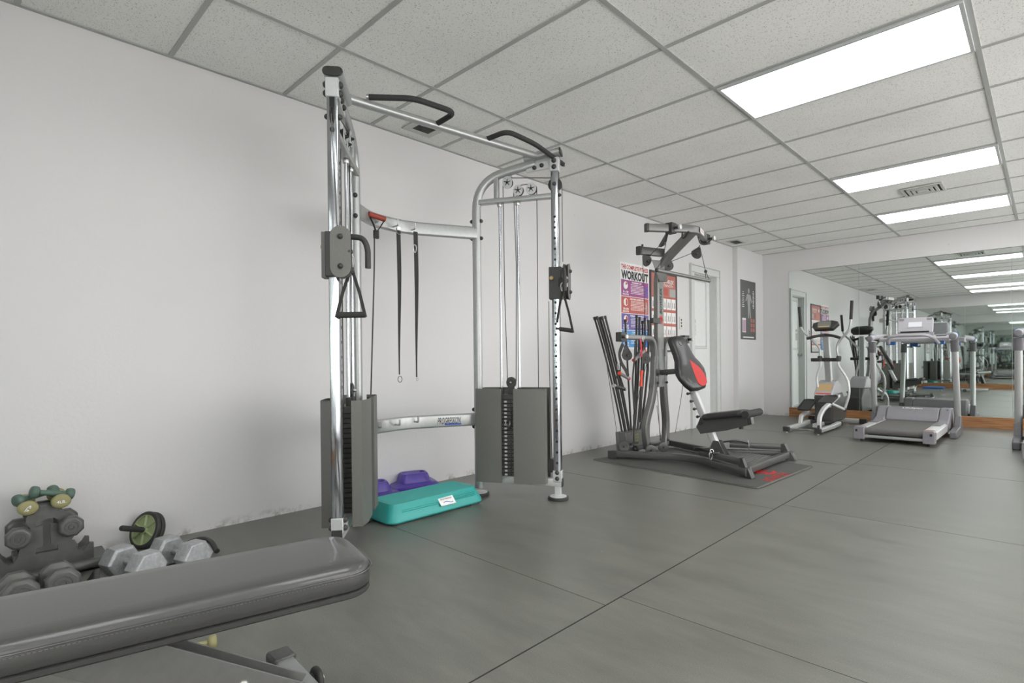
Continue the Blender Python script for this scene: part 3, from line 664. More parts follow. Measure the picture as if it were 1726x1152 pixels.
# hanging handles on the carriages
def carabiner(p, d, parent, s=.03, name='carabiner'):
    p = V(p); x = V(d).normalized(); pts = []
    for j in range(17):
        a = 2*math.pi*j/16; pts.append(p+x*math.sin(a)*s*.42*(1+.25*math.cos(a))+Z*math.cos(a)*s)
    return MB().tube(pts, .0028, 8, False).build(name, 'steel', parent)
def strap_handle(ap, g0, g1, label, gm='foam', endm=None, grp='handles on the cable machine', scale=1.):
    ap, g0, g1 = V(ap), V(g0), V(g1); ax = (g1-g0).normalized(); side = ax.cross(Z).normalized()
    t = thing('strap_handle', label, 'exercise handle', ap, grp)
    MB().tube([g0, g1], .0145*scale, 14).build('grip', gm, t)
    mb = MB()
    for g, k in ((g0, -1), (g1, 1)):
        a = ap+ax*k*.006; e = g-ax*k*.004+Z*.006
        mb.sweep([a, a.lerp(e, .5)+ax*k*.004, e, g-Z*.012], [(-.0075, -.0015), (.0075, -.0015), (.0075, .0015), (-.0075, .0015)], side)
    mb.build('strap', 'web', t)
    if endm:
        for g, k in ((g0, -1), (g1, 1)): MB().tube([g, g+ax*k*.014], .0165*scale, 14).build('end_ring', endm, t)
    MB().box(ap+Z*.004, (.022, .014, .03)).build('strap_loop', 'web', t)
    carabiner(ap+Z*.046, ax, t)
    return t
strap_handle(TL.W(.628, .085, 1.375), TL.W(.628, .015, 1.168), TL.W(.628, .148, 1.170), 'black stirrup handle hanging from the near left cable carriage')
ap = TR.W(.628, .10, 1.375)
strap_handle(TR.W(.60, .085, 1.375), at(937, 554, 'y', 2.80), at(966, 558, 'y', 2.86), 'black stirrup handle hanging from the far right cable carriage')
# straps on the rear hooks
def strap(p0, z1, w, label, taper=True, clip=True):
    p0 = V(p0); t = thing('webbing_strap', label, 'strap', (p0.x, p0.y, z1), 'straps on the rear hooks')
    N = 24; rings = []
    for i in range(N+1):
        f = i/N; z = p0.z-.03+(z1-(p0.z-.03))*f; a = .55+1.1*max(0, f-.35)*math.sin(f*3)
        ww = w*(1 if f < .3 else max(.28, 1-1.15*(f-.3))); d = V(.15*math.sin(a), math.cos(a), 0).normalized(); nn_ = V(d.y, -d.x, 0)*.0018
        c_ = V(p0.x+.022, p0.y+.004*math.sin(f*5), z)
        rings.append([c_+d*ww/2+nn_, c_-d*ww/2+nn_, c_-d*ww/2-nn_, c_+d*ww/2-nn_])
    MB().loft(rings).build('webbing', 'web', t)
    return t
s1 = strap(HK[1], .86, .028, 'black webbing strap with a looped end on the middle hook')
b_ = HK[1]+V(.024, 0, -.045); mb = MB()
mb.torus(b_+V(.003, 0, -.01), V(1, 0, .2), .016, .0025, 16, 6); mb.box(b_+V(.002, 0, .012), (.008, .026, .022)); mb.build('metal_buckle', 'steel', s1)
MB().torus(V(HK[1].x+.022, HK[1].y, .83), (1, .3, 0), .02, .002, 20, 6).build('end_loop', 'web', s1)
bpy.context.view_layer.update()
s2 = strap(HK[2], .84, .030, 'black webbing strap with a steel clip partway down on the right hook')
carabiner(HK[2]+V(.03, -.012, -.145), (0, 1, 0), s2, .026, 'steel_clip'); MB().torus(V(HK[2].x+.022, HK[2].y, .825), (1, .3, 0), .011, .002, 16, 6).build('end_ring', 'steel', s2)
# resistance tube with red grip
h = HK[0]; t = thing('resistance_tube', 'black resistance tube with dull red foam grips on the left hook', 'resistance band', (h.x+.03, h.y, .6))
g0, g1 = at(621, 361, 'x', .46), at(649, 370, 'x', .47)
MB().tube([g0, g1], .0165, 14).build('upper_grip', 'redfoam', t)
mb = MB(); bp_ = at(634, 392, 'x', .46)
for g in (g0, g1): mb.sweep([g, g.lerp(bp_, .6)+V(.008, 0, 0), bp_], [(.001, -.008), (.001, .008), (-.001, .008), (-.001, -.008)], V(1, 0, 0))
mb.box(bp_+Z*-.012, (.018, .03, .05)); mb.build('upper_strap', 'web', t)
tb = [at(631, 398, 'x', .46), at(631, 450, 'x', .46), at(628, 560, 'x', .46), at(624.5, 688, 'x', .46)]
MB().tube(fillet(tb, .1, 5), .0045, 8).build('tube', 'cable', t)
mb = MB(); lo = at(624.5, 690, 'x', .46)
mb.sweep([lo, at(630, 700, 'x', .47), at(633, 706, 'x', .48)], [(.001, -.009), (.001, .009), (-.001, .009), (-.001, -.009)], V(1, 0, 0)); mb.sph(lo, .010, 10); mb.build('lower_strap', 'web', t)
MB().tube([at(616, 711, 'x', .47), at(634, 706, 'x', .47)], .0135, 12).build('lower_grip', 'redfoam', t)

# ================================================================ step platform and risers
def rrings(cx, cy, levels, rot, n=6):
    R = Matrix.Rotation(rot, 3, 'Z'); out = []
    for wx, wy, r, z in levels: out.append([V(cx, cy, z)+R@V(a, b, 0) for a, b in rrect(wx, wy, r, n)])
    return out
t = thing('aerobic_step', 'long teal aerobic step platform lying on the floor', 'exercise step', (.58, 2.06, 0))
MB().loft(rrings(.58, 2.06, [(.315, .715, .05, .008), (.33, .73, .055, .018), (.325, .725, .055, .035), (.255, .655, .045, .105), (.245, .645, .04, .112)], .015)).build('platform', 'teal', t)
mb = MB()
for sy in (-1, 1):
    for x in (.46, .70): mb.box((x, 2.06+sy*.28, .006), (.06, .05, .012))
mb.build('rubber_foot', 'rubber', t)
mb = MB()
for i in range(5): mb.box((.702+.0+i*.0075, 2.07, .1005-i*.0082), (.004, .56, .004), Matrix.Rotation(.75, 3, 'Y'))
mb.build('grip_ribs', 'teal', t)
mb = MB()
for i in range(16): mb.box((.475+i*.0135, 2.06, .1125), (.005, .60, .0015))
mb.build('top_ribs', 'teal', t)
sd = V(-.070, 0, .070).normalized(); sn = V(.707, 0, .707)
lc = V(.722, 2.115, .0715)+sn*.0065
lbp = MB().prism([lc+Yd*a+sd*b for a, b in ((-.058, -.036), (.058, -.036), (.058, .036), (-.058, .036))], sn*.0015).build('logo_label', 'white', t)
text('BODYBREAK', lc+sd*.008+sn*.0018, Yd, sd, .088, .012, 'blackink', lbp, shear=.2)
MB().tube([lc+Yd*(-.03+.07*i/8)+sd*(-.017+.006*math.sin(i*.7))+sn*.002 for i in range(9)], .0022, 6).build('blue_swoosh', 'blueink', lbp)
def riser(cx, cy, rot, label):
    t = thing('step_riser', label, 'step riser', (cx, cy, 0), 'purple step risers')
    MB().loft(rrings(cx, cy, [(.34, .27, .05, .002), (.35, .28, .055, .012), (.345, .275, .055, .045), (.32, .25, .05, .058), (.23, .17, .045, .068), (.20, .14, .04, .118), (.185, .125, .04, .128), (.165, .085, .03, .129), (.155, .075, .03, .118), (.15, .07, .03, .06)], rot, 6)).build('block', 'purple', t)
    mb = MB(); R = Matrix.Rotation(rot, 3, 'Z')
    for q in ((-.125, -.09), (.125, -.09), (.125, .09), (-.125, .09)): mb.lathe(V(cx, cy, .046)+R@V(q[0], q[1], 0), Z, [(.03, 0), (.025, .016), (.015, .02)], 16)
    mb.build('corner_knobs', 'purple', t)
rp = at(697, 812, 'z', .06); riser(rp.x, rp.y, 1.25, 'purple step riser block nearest the wall behind the teal step, farther one')
rp = at(628, 829, 'z', .06); riser(rp.x, rp.y, 1.3, 'purple step riser block half hidden by the charcoal left weight shroud')

# ================================================================ home gym (rod machine)
CY = 4.765
gym = thing('home_gym', 'dark rod-resistance home gym with red and black back pad', 'home gym', (1.0, CY, 0))
def mir(p): return V(p[0], 2*CY-p[1], p[2])
RP = rrect(.055, .062, .01, 3)
for s_ in (0, 1):
    fx = (lambda p: mir(p)) if s_ else (lambda p: V(p))
    rail = MB().sweep(fillet([fx((.47, 4.28, .045)), fx((1.16, 4.55, .045)), fx((1.76, 4.25, .045))], .2, 6), RP).build('base_rail', 'dgun', gym)
    MB().sweep([fx((.52, 4.30, .045)), fx((.44, 4.268, .045))], [(-.035, -.044), (.035, -.044), (.035, .02), (-.035, .03)]).build('rear_foot', 'black', rail, .004)
    a, b = fx((1.69, 4.265, 0)), fx((1.80, 4.225, 0))
    MB().prism([a+Z*.002, b+Z*.002, b.lerp(a, .35)+Z*.075, a+Z*.085], V(0, .07 if not s_ else -.07, 0)).build('front_foot', 'black', rail, .004)
    u = MB().sweep([fx((1.27, 4.475, .115)), fx((1.70, 4.285, .115))], rrect(.045, .05, .006, 2)).build('upper_rail', 'dgun', gym)
    MB().prism([fx((1.68, 4.27, .145)), fx((1.71, 4.265, .145)), fx((1.76, 4.25, .03)), fx((1.68, 4.27, .03))], V(0, .05 if not s_ else -.05, 0)).build('end_plate', 'black', u, .003)
    # splayed leg
    lp = fillet([fx((.66, 4.60, .07)), fx((.655, 4.56, .28)), fx((.69, 4.675, .62)), fx((.70, 4.68, .96))], .16, 6)
    lg = MB().sweep(lp, rrect(.07, .06, .012, 3), V(1, 0, 0)).build('leg', 'gun', gym)
    mb = MB(); 
    for z in (.12, .78, .70): bolt(mb, fx((.66+.034 if z < .2 else .73, 4.60 if z < .2 else 4.68, z)), (1, 0, 0), .012)
    mb.build('bolt_caps', 'black', lg)
MB().bar((1.73, 4.30, .05), (1.73, 2*CY-4.30, .05), .05, .055).build('front_cross_tube', 'dgun', gym)
MB().bar((.53, 4.34, .06), (.53, 2*CY-4.34, .06), .05, .04).build('rear_cross_tube', 'dgun', gym)
pl = MB().box((1.47, CY, .048), (.46, .52, .02)).build('foot_platform', 'gun', gym, .003)
mb = MB()
for i in range(16): mb.bar((1.26+i*.028, CY-.25, .059), (1.26+i*.028, CY+.25, .059), .010, .006)
mb.build('tread_ribs', 'gun', pl)
# post
post = MB().sweep(fillet([V(.70, CY, .66), V(.70, CY, 1.83), V(1.08, CY, 2.13)], .17, 10), rrect(.112, .052, .010, 3), V(1, 0, 0)).build('center_post', 'gun', gym)
text('BOWFLEX', V(.7275, CY-.005, 1.50), Z, V(0, -1, 0), .26, .042, 'blackink', post, bold=.03, shear=.25)
MB().lathe((.7262, CY-.005, 1.31), (1, 0, 0), [(.040, 0), (.040, .001)], 24).build('round_logo', 'redink', post)
MB().tube([V(.728, CY-.005+.024*math.sin(a/3), 1.31+.022*math.cos(a/3)) for a in range(2, 15)], .004, 6).build('logo_swirl', 'gun', post)
MB().box((.72, CY-.10, 1.30), (.04, .14, .05)).build('rod_rest', 'black', post, .003)
# curved top beam
t0, t1, t2 = at(1090, 385.5, 'x', .84), at(1174, 388, 'x', 1.12), at(1192, 407, 'x', .95)
tp = fillet([t0, t0.lerp(t1, .55), t1, t2], .16, 8)
tb = MB().sweep(tp, rrect(.05, .07, .01, 3)).build('top_beam', 'gun', gym)
for e_, d_ in ((t0, t0-t1), (t2, t2-t1)):
    d_ = d_.normalized(); MB().sweep([e_-d_*.012, e_+d_*.012], rrect(.056, .076, .01, 3)).build('beam_cap', 'black', tb)
d_ = (t2-t1).normalized(); q_ = V(d_.y, -d_.x, 0).normalized(); sc_c = t1.lerp(t2, .22)+q_*.0262
MB().prism([sc_c+d_*a_+Z*b_ for a_, b_ in ((-.09, -.022), (.11, -.022), (.11, .022), (-.09, .022))], q_*.001).build('brand_sticker', 'white', tb)
text('BOWFLEX', sc_c+d_*.02+q_*.0014, d_, Z, .12, .018, 'redink', tb, shear=.2)
def sleeve(x, y, z):
    s_ = MB().box((x, y, z), (.07, .085, .095)).build('sliding_sleeve', 'black', gym, .004)
    MB().cyl((x+.035, y, z), (x+.085, y, z), .012, n=12).build('lock_pin', 'black', s_); MB().lathe((x+.08, y, z), (1, 0, 0), [(.02, 0), (.024, .006), (.022, .02), (.012, .024)], 16).build('pin_knob', 'lsilver', s_)
sv = t0.lerp(t1, .48); sleeve(sv.x, sv.y, sv.z); sv = t1.lerp(t2, .80); sleeve(sv.x, sv.y, sv.z-.01)
for y in (CY-.18, CY+.18):
    k = 1 if y > CY else -1
    MB().tube(fillet([V(1.04, y-.03*k, 2.11), V(1.05, y, 2.03), V(1.09, y+.03*k, 2.02), V(1.14, y+.05*k, 2.07)], .03, 4), .008, 8).build('bar_hook', 'black', gym)
# lower arms with pulleys
la = at(1077, 424, 'x', .66); ar = MB().sweep([la, V(.76, CY-.01, la.z)], rrect(.05, .075, .008, 2)).build('lower_arm', 'dgun', gym)
d_ = (la-V(.70, CY-.02, la.z)).normalized(); MB().sweep([la-d_*.012, la+d_*.012], rrect(.056, .082, .008, 2)).build('beam_cap', 'black', ar)
MB().cyl(la-d_*.05+Z*.03, la-d_*.05+Z*.065, .01, n=10).build('pin', 'black', ar)
MB().prism([V(.72, CY-.16, 1.88), V(.78, CY-.02, 1.88), V(.78, CY-.02, 1.68), V(.74, CY-.05, 1.68)], V(0, .05, 0)).build('gusset', 'dgun', ar, .002)
def hang_pulley(hook, c, r, axd, parent=gym):
    """teardrop pulley block: disc of radius r round c, tapering to the hook point"""
    hook, c, axd = V(hook), V(c), V(axd).normalized(); d = (hook-c); L_ = d.length; d.normalize(); x = axd.cross(d).normalized()
    pts = [c+d*L_*.82+x*.008, c+d*L_*.82-x*.008]
    a0 = 1.1
    arc = [c+(-d*math.cos(a)+x*math.sin(a))*r for a in [(-math.pi+a0)+j*(2*math.pi-2*a0)/20 for j in range(21)]]
    p = MB().prism([q-axd*.012 for q in pts+arc], axd*.024).build('pulley_block', 'black', parent, .002)
    mb = MB(); bolt(mb, c+axd*.012, axd, .010); bolt(mb, c-axd*.012, -axd, .010); mb.build('axle_bolt', 'dgun', p)
    mb = MB(); mb.torus(c+axd*.012, axd, r*.55, .0015, 20, 5); mb.torus(hook-d*.004, x, .011, .003, 14, 6); mb.build('pulley_ring', 'dgun', p)
    return p
ax_v = V(.72, -.69, 0)   # block faces
hang_pulley(at(1082, 430, 'x', .68), at(1091, 442, 'x', .68), .050, ax_v)
hang_pulley(at(1127, 433, 'x', .80), at(1127, 450, 'x', .80), .046, ax_v)
hang_pulley(at(1179, 416, 'x', .93), at(1173.5, 430, 'x', .93), .052, ax_v)
hang_pulley(at(1126, 391, 'x', .93), at(1117, 412, 'x', .93), .04, V(.3, .95, 0))
def line(pts, m='cable', r=.003, name='cable', parent=gym): return MB().tube(pts, r, 6).build(name, m, parent)
line([at(1083, 434, 'x', .68), at(1086, 500, 'x', .70), at(1088, 570, 'x', .62)]); line([at(1092, 436, 'x', .68), at(1117, 410, 'x', .93)])
line([at(1172, 426, 'x', .93), at(1127, 444, 'x', .8)]); line([at(1126, 392, 'x', .93), at(1117, 440, 'x', 1.0), at(1106, 456, 'x', 1.08)])
line([at(1180, 418, 'x', .93), at(1189, 458, 'x', 1.05), at(1190, 471, 'x', 1.08)]); line([at(1190, 460, 'x', 1.05), at(1195, 473, 'x', 1.08)])
lat = MB().tube([at(1107, 457, 'x', 1.08), at(1195, 475, 'x', 1.08)], .0165, 14).build('lat_bar', 'gun', gym)
for q in (at(1107, 457, 'x', 1.08), at(1195, 475, 'x', 1.08)): MB().sph(q, .018, 10).build('bar_end', 'black', lat)
MB().sph(at(1189.5, 459, 'x', 1.05), .016, 10).build('cable_stop', 'black', gym)
# mid arms
ma = fillet([V(.66, 4.14, 1.135), V(.70, 4.42, 1.135), V(.70, 4.66, 1.13), V(.70, 4.68, .90)], .16, 6)
for s_ in (0, 1):
    q = [mir(p) for p in ma] if s_ else ma
    a_ = MB().sweep(q, rrect(.045, .06, .01, 3), V(1, 0, 0)).build('mid_arm', 'gun', gym)
    e = q[0]; MB().box(e+V(.003, .03 if not s_ else -.03, 0), (.06, .10, .085)).build('sliding_sleeve', 'black', a_, .004)
    MB().cyl(e+V(.03, 0, 0), e+V(.075, 0, 0), .014, n=12).build('lock_pin', 'black', a_)
    MB().lathe(e+V(.07, .0, 0), (1, 0, 0), [(.016, 0), (.02, .006), (.018, .016)], 14).build('pin_knob', 'lsilver', a_)
hang_pulley(at(1054, 579, 'x', .72), at(1057, 601, 'x', .74), .045, ax_v); hang_pulley(at(1087, 588, 'x', .72), at(1088, 607, 'x', .74), .045, ax_v)
hang_pulley(at(1157, 582, 'x', .78), at(1158, 598, 'x', .8), .035, V(.3, .95, 0))
line([at(1158, 600, 'x', .8), at(1147, 680, 'x', .9), at(1138, 732, 'x', .9)], 'lcable')
# rods
box = MB().prism([V(.40, 4.46, .035), V(.52, 4.46, .035), V(.52, 4.44, .225), V(.40, 4.44, .225)], V(0, .42, 0)).build('rod_box', 'gun', gym, .004)
mb = MB()
for i in range(5):
    for j in range(2): mb.box((.522, 4.615+j*.035, .07+i*.030), (.002, .028, .018))
mb.build('weight_table_label', 'olive', box)
tops_n = [(1003, 541), (1007.5, 540), (1012, 541), (1016, 540), (1021, 539)]
for i, (u, v) in enumerate(tops_n):
    a = V(.44+.012*(i % 2), 4.50+.032*i, .22); b = at(u, v, 'x', .38+.03*(i % 2)); m_ = a.lerp(b, .5)+V(0, .045, .03)
    r_ = MB().tube([a+(m_-a)*t_*2*(1-t_)*1 + (b-a)*t_*t_ if False else a*(1-t_)**2+m_*2*t_*(1-t_)+b*t_*t_ for t_ in [k/10 for k in range(11)]], .0095+.001*(i % 3), 8).build('power_rod', 'black', gym)
    MB().tube([b, b+(b-m_).normalized()*.03], .013, 8).build('rod_cap', 'black', r_)
tops_f = [(1054, 545), (1073, 538), (1078, 541), (1083, 547), (1087, 542), (1093, 546)]
for i, (u, v) in enumerate(tops_f):
    a = V(.44+.012*(i % 2), 4.66+.030*i, .22); b = at(u, v, 'x', .36+.03*(i % 3)); m_ = a.lerp(b, .5)+V(.05, -.08+.02*i, 0)
    r_ = MB().tube([a*(1-t_)**2+m_*2*t_*(1-t_)+b*t_*t_ for t_ in [k/10 for k in range(11)]], .0095+.0015*(i % 3), 8).build('power_rod', 'black', gym)
    MB().tube([b, b+(b-m_).normalized()*.03], .014, 8).build('rod_cap', 'black', r_)
# rod cables and base pulleys
line([at(1020, 598, 'x', .45), at(1043, 752, 'x', .55)], 'lcable')
hang_pulley(at(1051, 771, 'x', .58), at(1051.5, 754, 'x', .56), .05, ax_v); hang_pulley(at(1073, 774, 'x', .6), at(1072, 758, 'x', .6), .03, V(0, 1, 0))
for u, v in ((1097, 760), (1118, 755.5)):
    mb = MB(); wheel(mb, at(u, v, 'x', .72), ax_v, .048, .03); w_ = mb.build('base_pulley', 'dgun', gym); mb = MB(); bolt(mb, at(u, v, 'x', .72)+ax_v*.015, ax_v, .01); mb.build('axle_bolt', 'black', w_)
line([at(1107, 685, 'x', .7), at(1115, 748, 'x', .7)], 'lcable'); line([at(1093, 590, 'x', .7), at(1094, 640, 'x', .6), at(1094, 680, 'x', .6)], 'lcable')
line([at(1118, 685, 'x', .75), at(1126, 745, 'x', .75)], 'lcable'); line([at(1108, 660, 'x', .7), at(1113, 745, 'x', .7)], 'cable')
line([at(1090, 615, 'x', .74), at(1079, 655, 'x', .6), at(1064, 735, 'x', .56)], 'cable'); line([at(1068, 700, 'x', .6), at(1068, 757, 'x', .58)], 'cable', .006)
MB().bar((.60, 4.40, .13), (.60, 4.52, .13), .02, .02).build('cable_rod', 'black', gym)
# seat post, seat, back pad
sp0, sp1 = V(1.31, CY, .06), V(1.05, CY, .64)
sp = MB().bar(sp0, sp1, .055, .06, V(1, 0, 0)).build('seat_post', 'lsilver', gym, .003)
mb = MB(); d_ = (sp1-sp0)
for f in (.96, .84, .72, .60, .50):
    p_ = sp0+d_*f; mb.cyl(p_+V(-.03, -.06, -.01), p_+V(-.03, .06, -.01), .009, n=10)
    for k in (-1, 1): mb.sph(p_+V(-.03, .062*k, -.01), .015, 8)
mb.build('adjustment_knobs', 'black', sp)
for k in (-1, 1):
    MB().prism([V(1.14, CY+k*.036, .24), V(1.10, CY+k*.036, .30), V(1.14, CY+k*.036, .39), V(1.30, CY+k*.036, .385), V(1.56, CY+k*.036, .43), V(1.57, CY+k*.036, .35), V(1.38, CY+k*.036, .29)], V(0, k*.005, 0)).build('seat_bracket', 'dgun', gym, .001)
    MB().prism([V(1.20, CY+k*.034, .06), V(1.26, CY+k*.034, .19), V(1.31, CY+k*.034, .19), V(1.38, CY+k*.034, .06)], V(0, k*.006, 0)).build('post_bracket', 'dgun', gym, .001)
MB().bar((1.50, CY, .38), (1.60, CY, .395), .06, .07).build('seat_tube', 'dgun', gym, .002)
MB().lathe((1.50, CY, .35), (0, 0, -1), [(.014, 0), (.014, .02), (.02, .026), (.018, .04)], 12).build('seat_knob', 'black', gym)
st = Matrix.Rotation(-.16, 3, 'Y'); rings = []
for wx, wy, r, z in [(.36, .20, .04, 0), (.385, .225, .05, .008), (.39, .23, .05, .03), (.37, .21, .05, .05), (.30, .15, .04, .058)]:
    rings.append([V(1.365, CY, .40)+st@V(a, b, z) for a, b in rrect(wx, wy, r, 5)])
seat = MB().loft(rings).build('seat', 'vinyl2', gym, 0, 60)
MB().tube([V(1.60, CY-.16, .455), V(1.60, CY+.16, .455)], .032, 16).build('roller_pad', 'foam', gym)
# back pad (violin outline) with red wedge
pb0, pb1 = V(1.10, CY, .60), V(.845, CY, 1.135); ud = (pb1-pb0).normalized(); nd = V(ud.z, 0, -ud.x); L_ = (pb1-pb0).length; lv = V(0, 1, 0)*math.cos(.28)+nd*math.sin(.28); nd = lv.cross(ud)
outl = [(.0, .03), (.07, .04), (.105, .09), (.135, .17), (.14, .22), (.125, .28), (.095, .35), (.083, .42), (.08, .50), (.075, .56), (.06, .592), (.0, .60)]
outl = [(a*1.28, b) for a, b in outl]
full = [(a, b) for a, b in outl]+[(-a, b) for a, b in outl[::-1][1:-1]]
def padring(sx, h): 
    return [pb0+ud*(.31+(b-.31)*sx)*(L_/.60)+lv*(a*sx)+nd*h for a, b in full]
bpad = MB().loft([padring(.93, 0), padring(1, .008), padring(1.01, .028), padring(.985, .046), padring(.90, .058), padring(.7, .064)]).build('back_pad', 'vinyl2', gym, 0, 60)
red = [(-.022+.12*0, .33), (.05, .24), (.072, .16), (.062, .085), (.03, .055), (-.02, .055), (-.045, .09), (-.04, .18), (-.03, .27)]
red = [(a*1.35+.036, b) for a, b in red]
rp_ = [pb0+ud*b*(L_/.60)+lv*(a*.86+.012)+nd*.0590 for a, b in red]; rp_ = fillet([rp_[0]]+rp_[1:]+[rp_[0]], .03, 4)[:-1]
MB().prism(rp_, nd*.007).build('red_panel', 'red', bpad, .002)
MB().torus(pb0+ud*.50+nd*.0655, nd, .022, .0018, 20, 5).build('embossed_logo', 'dgun', bpad)
text('BOWFLEX', pb0+ud*.455+nd*.0655, lv, ud, .07, .012, 'dgun', bpad)
MB().bar((.73, CY, .80), (.93, CY, .815), .045, .05).build('pad_support', 'dgun', gym, .002)
# hand grips on the home gym
GH = 'hand grips hanging on the home gym'
strap_handle(at(1047, 613, 'x', .8), at(1045, 630, 'x', .8), at(1059, 638, 'x', .8), 'grey grip with orange ends hanging lower left on the home gym', 'grey', 'orange', GH)
strap_handle(at(1084, 580, 'x', .8), at(1069, 607, 'x', .8), at(1086, 592, 'x', .8), 'slanted grey grip with orange ends beside the home gym post', 'grey', 'orange', GH)
strap_handle(at(1042, 628, 'x', .78), at(1036, 651, 'x', .78), at(1052, 656, 'x', .78), 'black grip with a silver end, lowest of the hanging grips', 'black', 'steel', GH)
def ribbon(pts, w, m, name, label, cat, nrm=V(1, 0, 0)):
    pts = fillet(pts, .05, 5); mb = MB(); mb.sweep(pts, [(.0015, -w/2), (.0015, w/2), (-.0015, w/2), (-.0015, -w/2)], V(0, .9, .1))
    return solo(mb, name, m, label, cat, V(pts[-1]))
ribbon([at(1079, 571, 'x', .82), at(1081, 585, 'x', .83), at(1081, 602, 'x', .83)], .022, 'redstrap', 'fabric_strap', 'short red strap draped over the home gym arm', 'strap')
ribbon([at(1050, 580, 'x', .83), at(1043, 597, 'x', .84), at(1047, 612, 'x', .84), at(1057, 628, 'x', .84), at(1059, 634, 'x', .84)], .035, 'web', 'fabric_strap', 'wide black strap draped on the outer end of the home gym arm', 'strap')
ribbon([at(1071, 575, 'x', .83), at(1070, 600, 'x', .84), at(1066, 640, 'x', .82), at(1069, 690, 'x', .80)], .025, 'web', 'fabric_strap', 'long black strap hanging beside the power rods', 'strap')
t = thing('resistance_strap', 'narrow black strap with a red rubber section by the rods', 'strap', at(1080, 690, 'x', .8))
MB().tube([at(1082, 600, 'x', .82), at(1081, 640, 'x', .82), at(1080, 712, 'x', .80)], .011, 8).build('black_section', 'rubber', t)
MB().tube([at(1081.5, 625, 'x', .84), at(1081, 632, 'x', .84), at(1081, 638, 'x', .84), at(1080.5, 646, 'x', .84), at(1080, 652, 'x', .84)], [.016, .014, .010, .015, .014], 10).build('red_section', 'orange', t)
def cuff(p, rot, label):
    t = thing('ankle_cuff', label, 'ankle cuff', p, 'ankle cuffs on the home gym base'); R = Matrix.Rotation(rot, 3, 'Z'); p = V(p)
    rings = []
    for i in range(9):
        f = i/8; c_ = p+R@V(-.13+.26*f, 0, .012+.022*math.sin(f*math.pi)); w_ = .035+.012*math.sin(f*math.pi)
        rings.append([c_+R@V(0, w_, 0)+Z*.006, c_+R@V(0, -w_, 0)+Z*.006, c_+R@V(0, -w_, 0)-Z*.008, c_+R@V(0, w_, 0)-Z*.008])
    MB().loft(rings).build('cuff_band', 'vinyl2', t, .003); MB().torus(p+R@V(.11, -.03, .03), R@V(1, 0, .3), .016, .003, 16, 6).build('ring', 'steel', t)
    carabiner(p+R@V(.115, -.045, -.008), R@V(0, 1, 0), t, .034)
cuff((1.33, 4.44, .135), -.45, 'black ankle cuff with carabiner on the nearer base rail'); cuff((1.34, 5.03, .138), .35, 'black ankle cuff with carabiner on the farther base rail')
# floor mat under the gym
mt = thing('gym_mat', 'grey ribbed rubber mat with red lettering under the home gym', 'floor mat', (1.15, 4.6, 0))
MB().loft([[V(*at(u, v, 'z', 0).xy, z) for u, v in ((1001, 775), (1276, 823.5), (1368, 787), (1160, 752))] for z in (.0008, .006)]).build('mat_sheet', 'mat_', mt)
mb = MB(); c0, c1, c2 = at(1276, 823.5, 'z', .006), at(1368, 787, 'z', .006), at(1001, 775, 'z', .006)
mb.bar(c0, c1, .02, .003); mb.bar(c0, c2, .014, .003); mb.build('mat_edge', 'gun', mt)
lc = at(1309, 804, 'z', .0065); xd = (c1-c0).normalized(); yd = V(-xd.y, xd.x, 0)
text('BOWFLEX', lc, xd, yd, .40, .085, 'redink', mt, bold=.02, shear=.2, ext=.001)
lg = at(1291, 796.5, 'z', .0065)
for r0_, a0_, a1_ in ((1.0, .3, 2.9), (1.0, 3.5, 6.0)):
    n_ = 14; ou = [lg+xd*.105*math.cos(a0_+(a1_-a0_)*i/n_)+yd*.075*math.sin(a0_+(a1_-a0_)*i/n_) for i in range(n_+1)]
    ii = [lg+xd*(.062*math.cos(a0_+(a1_-a0_)*i/n_)+.02)+yd*.036*math.sin(a0_+(a1_-a0_)*i/n_) for i in range(n_+1)]
    mb = MB(); mb.add([p+Z*.001 for p in ou+ii], [(i, i+1, n_+2+i, n_+1+i) for i in range(n_)]); mb.build('mat_logo', 'redink', mt)
MB().prism([lg+xd*(.03*math.cos(a/2)-.02)+yd*.025*math.sin(a/2) for a in range(12)], Z*.001).build('mat_logo', 'redink', mt)

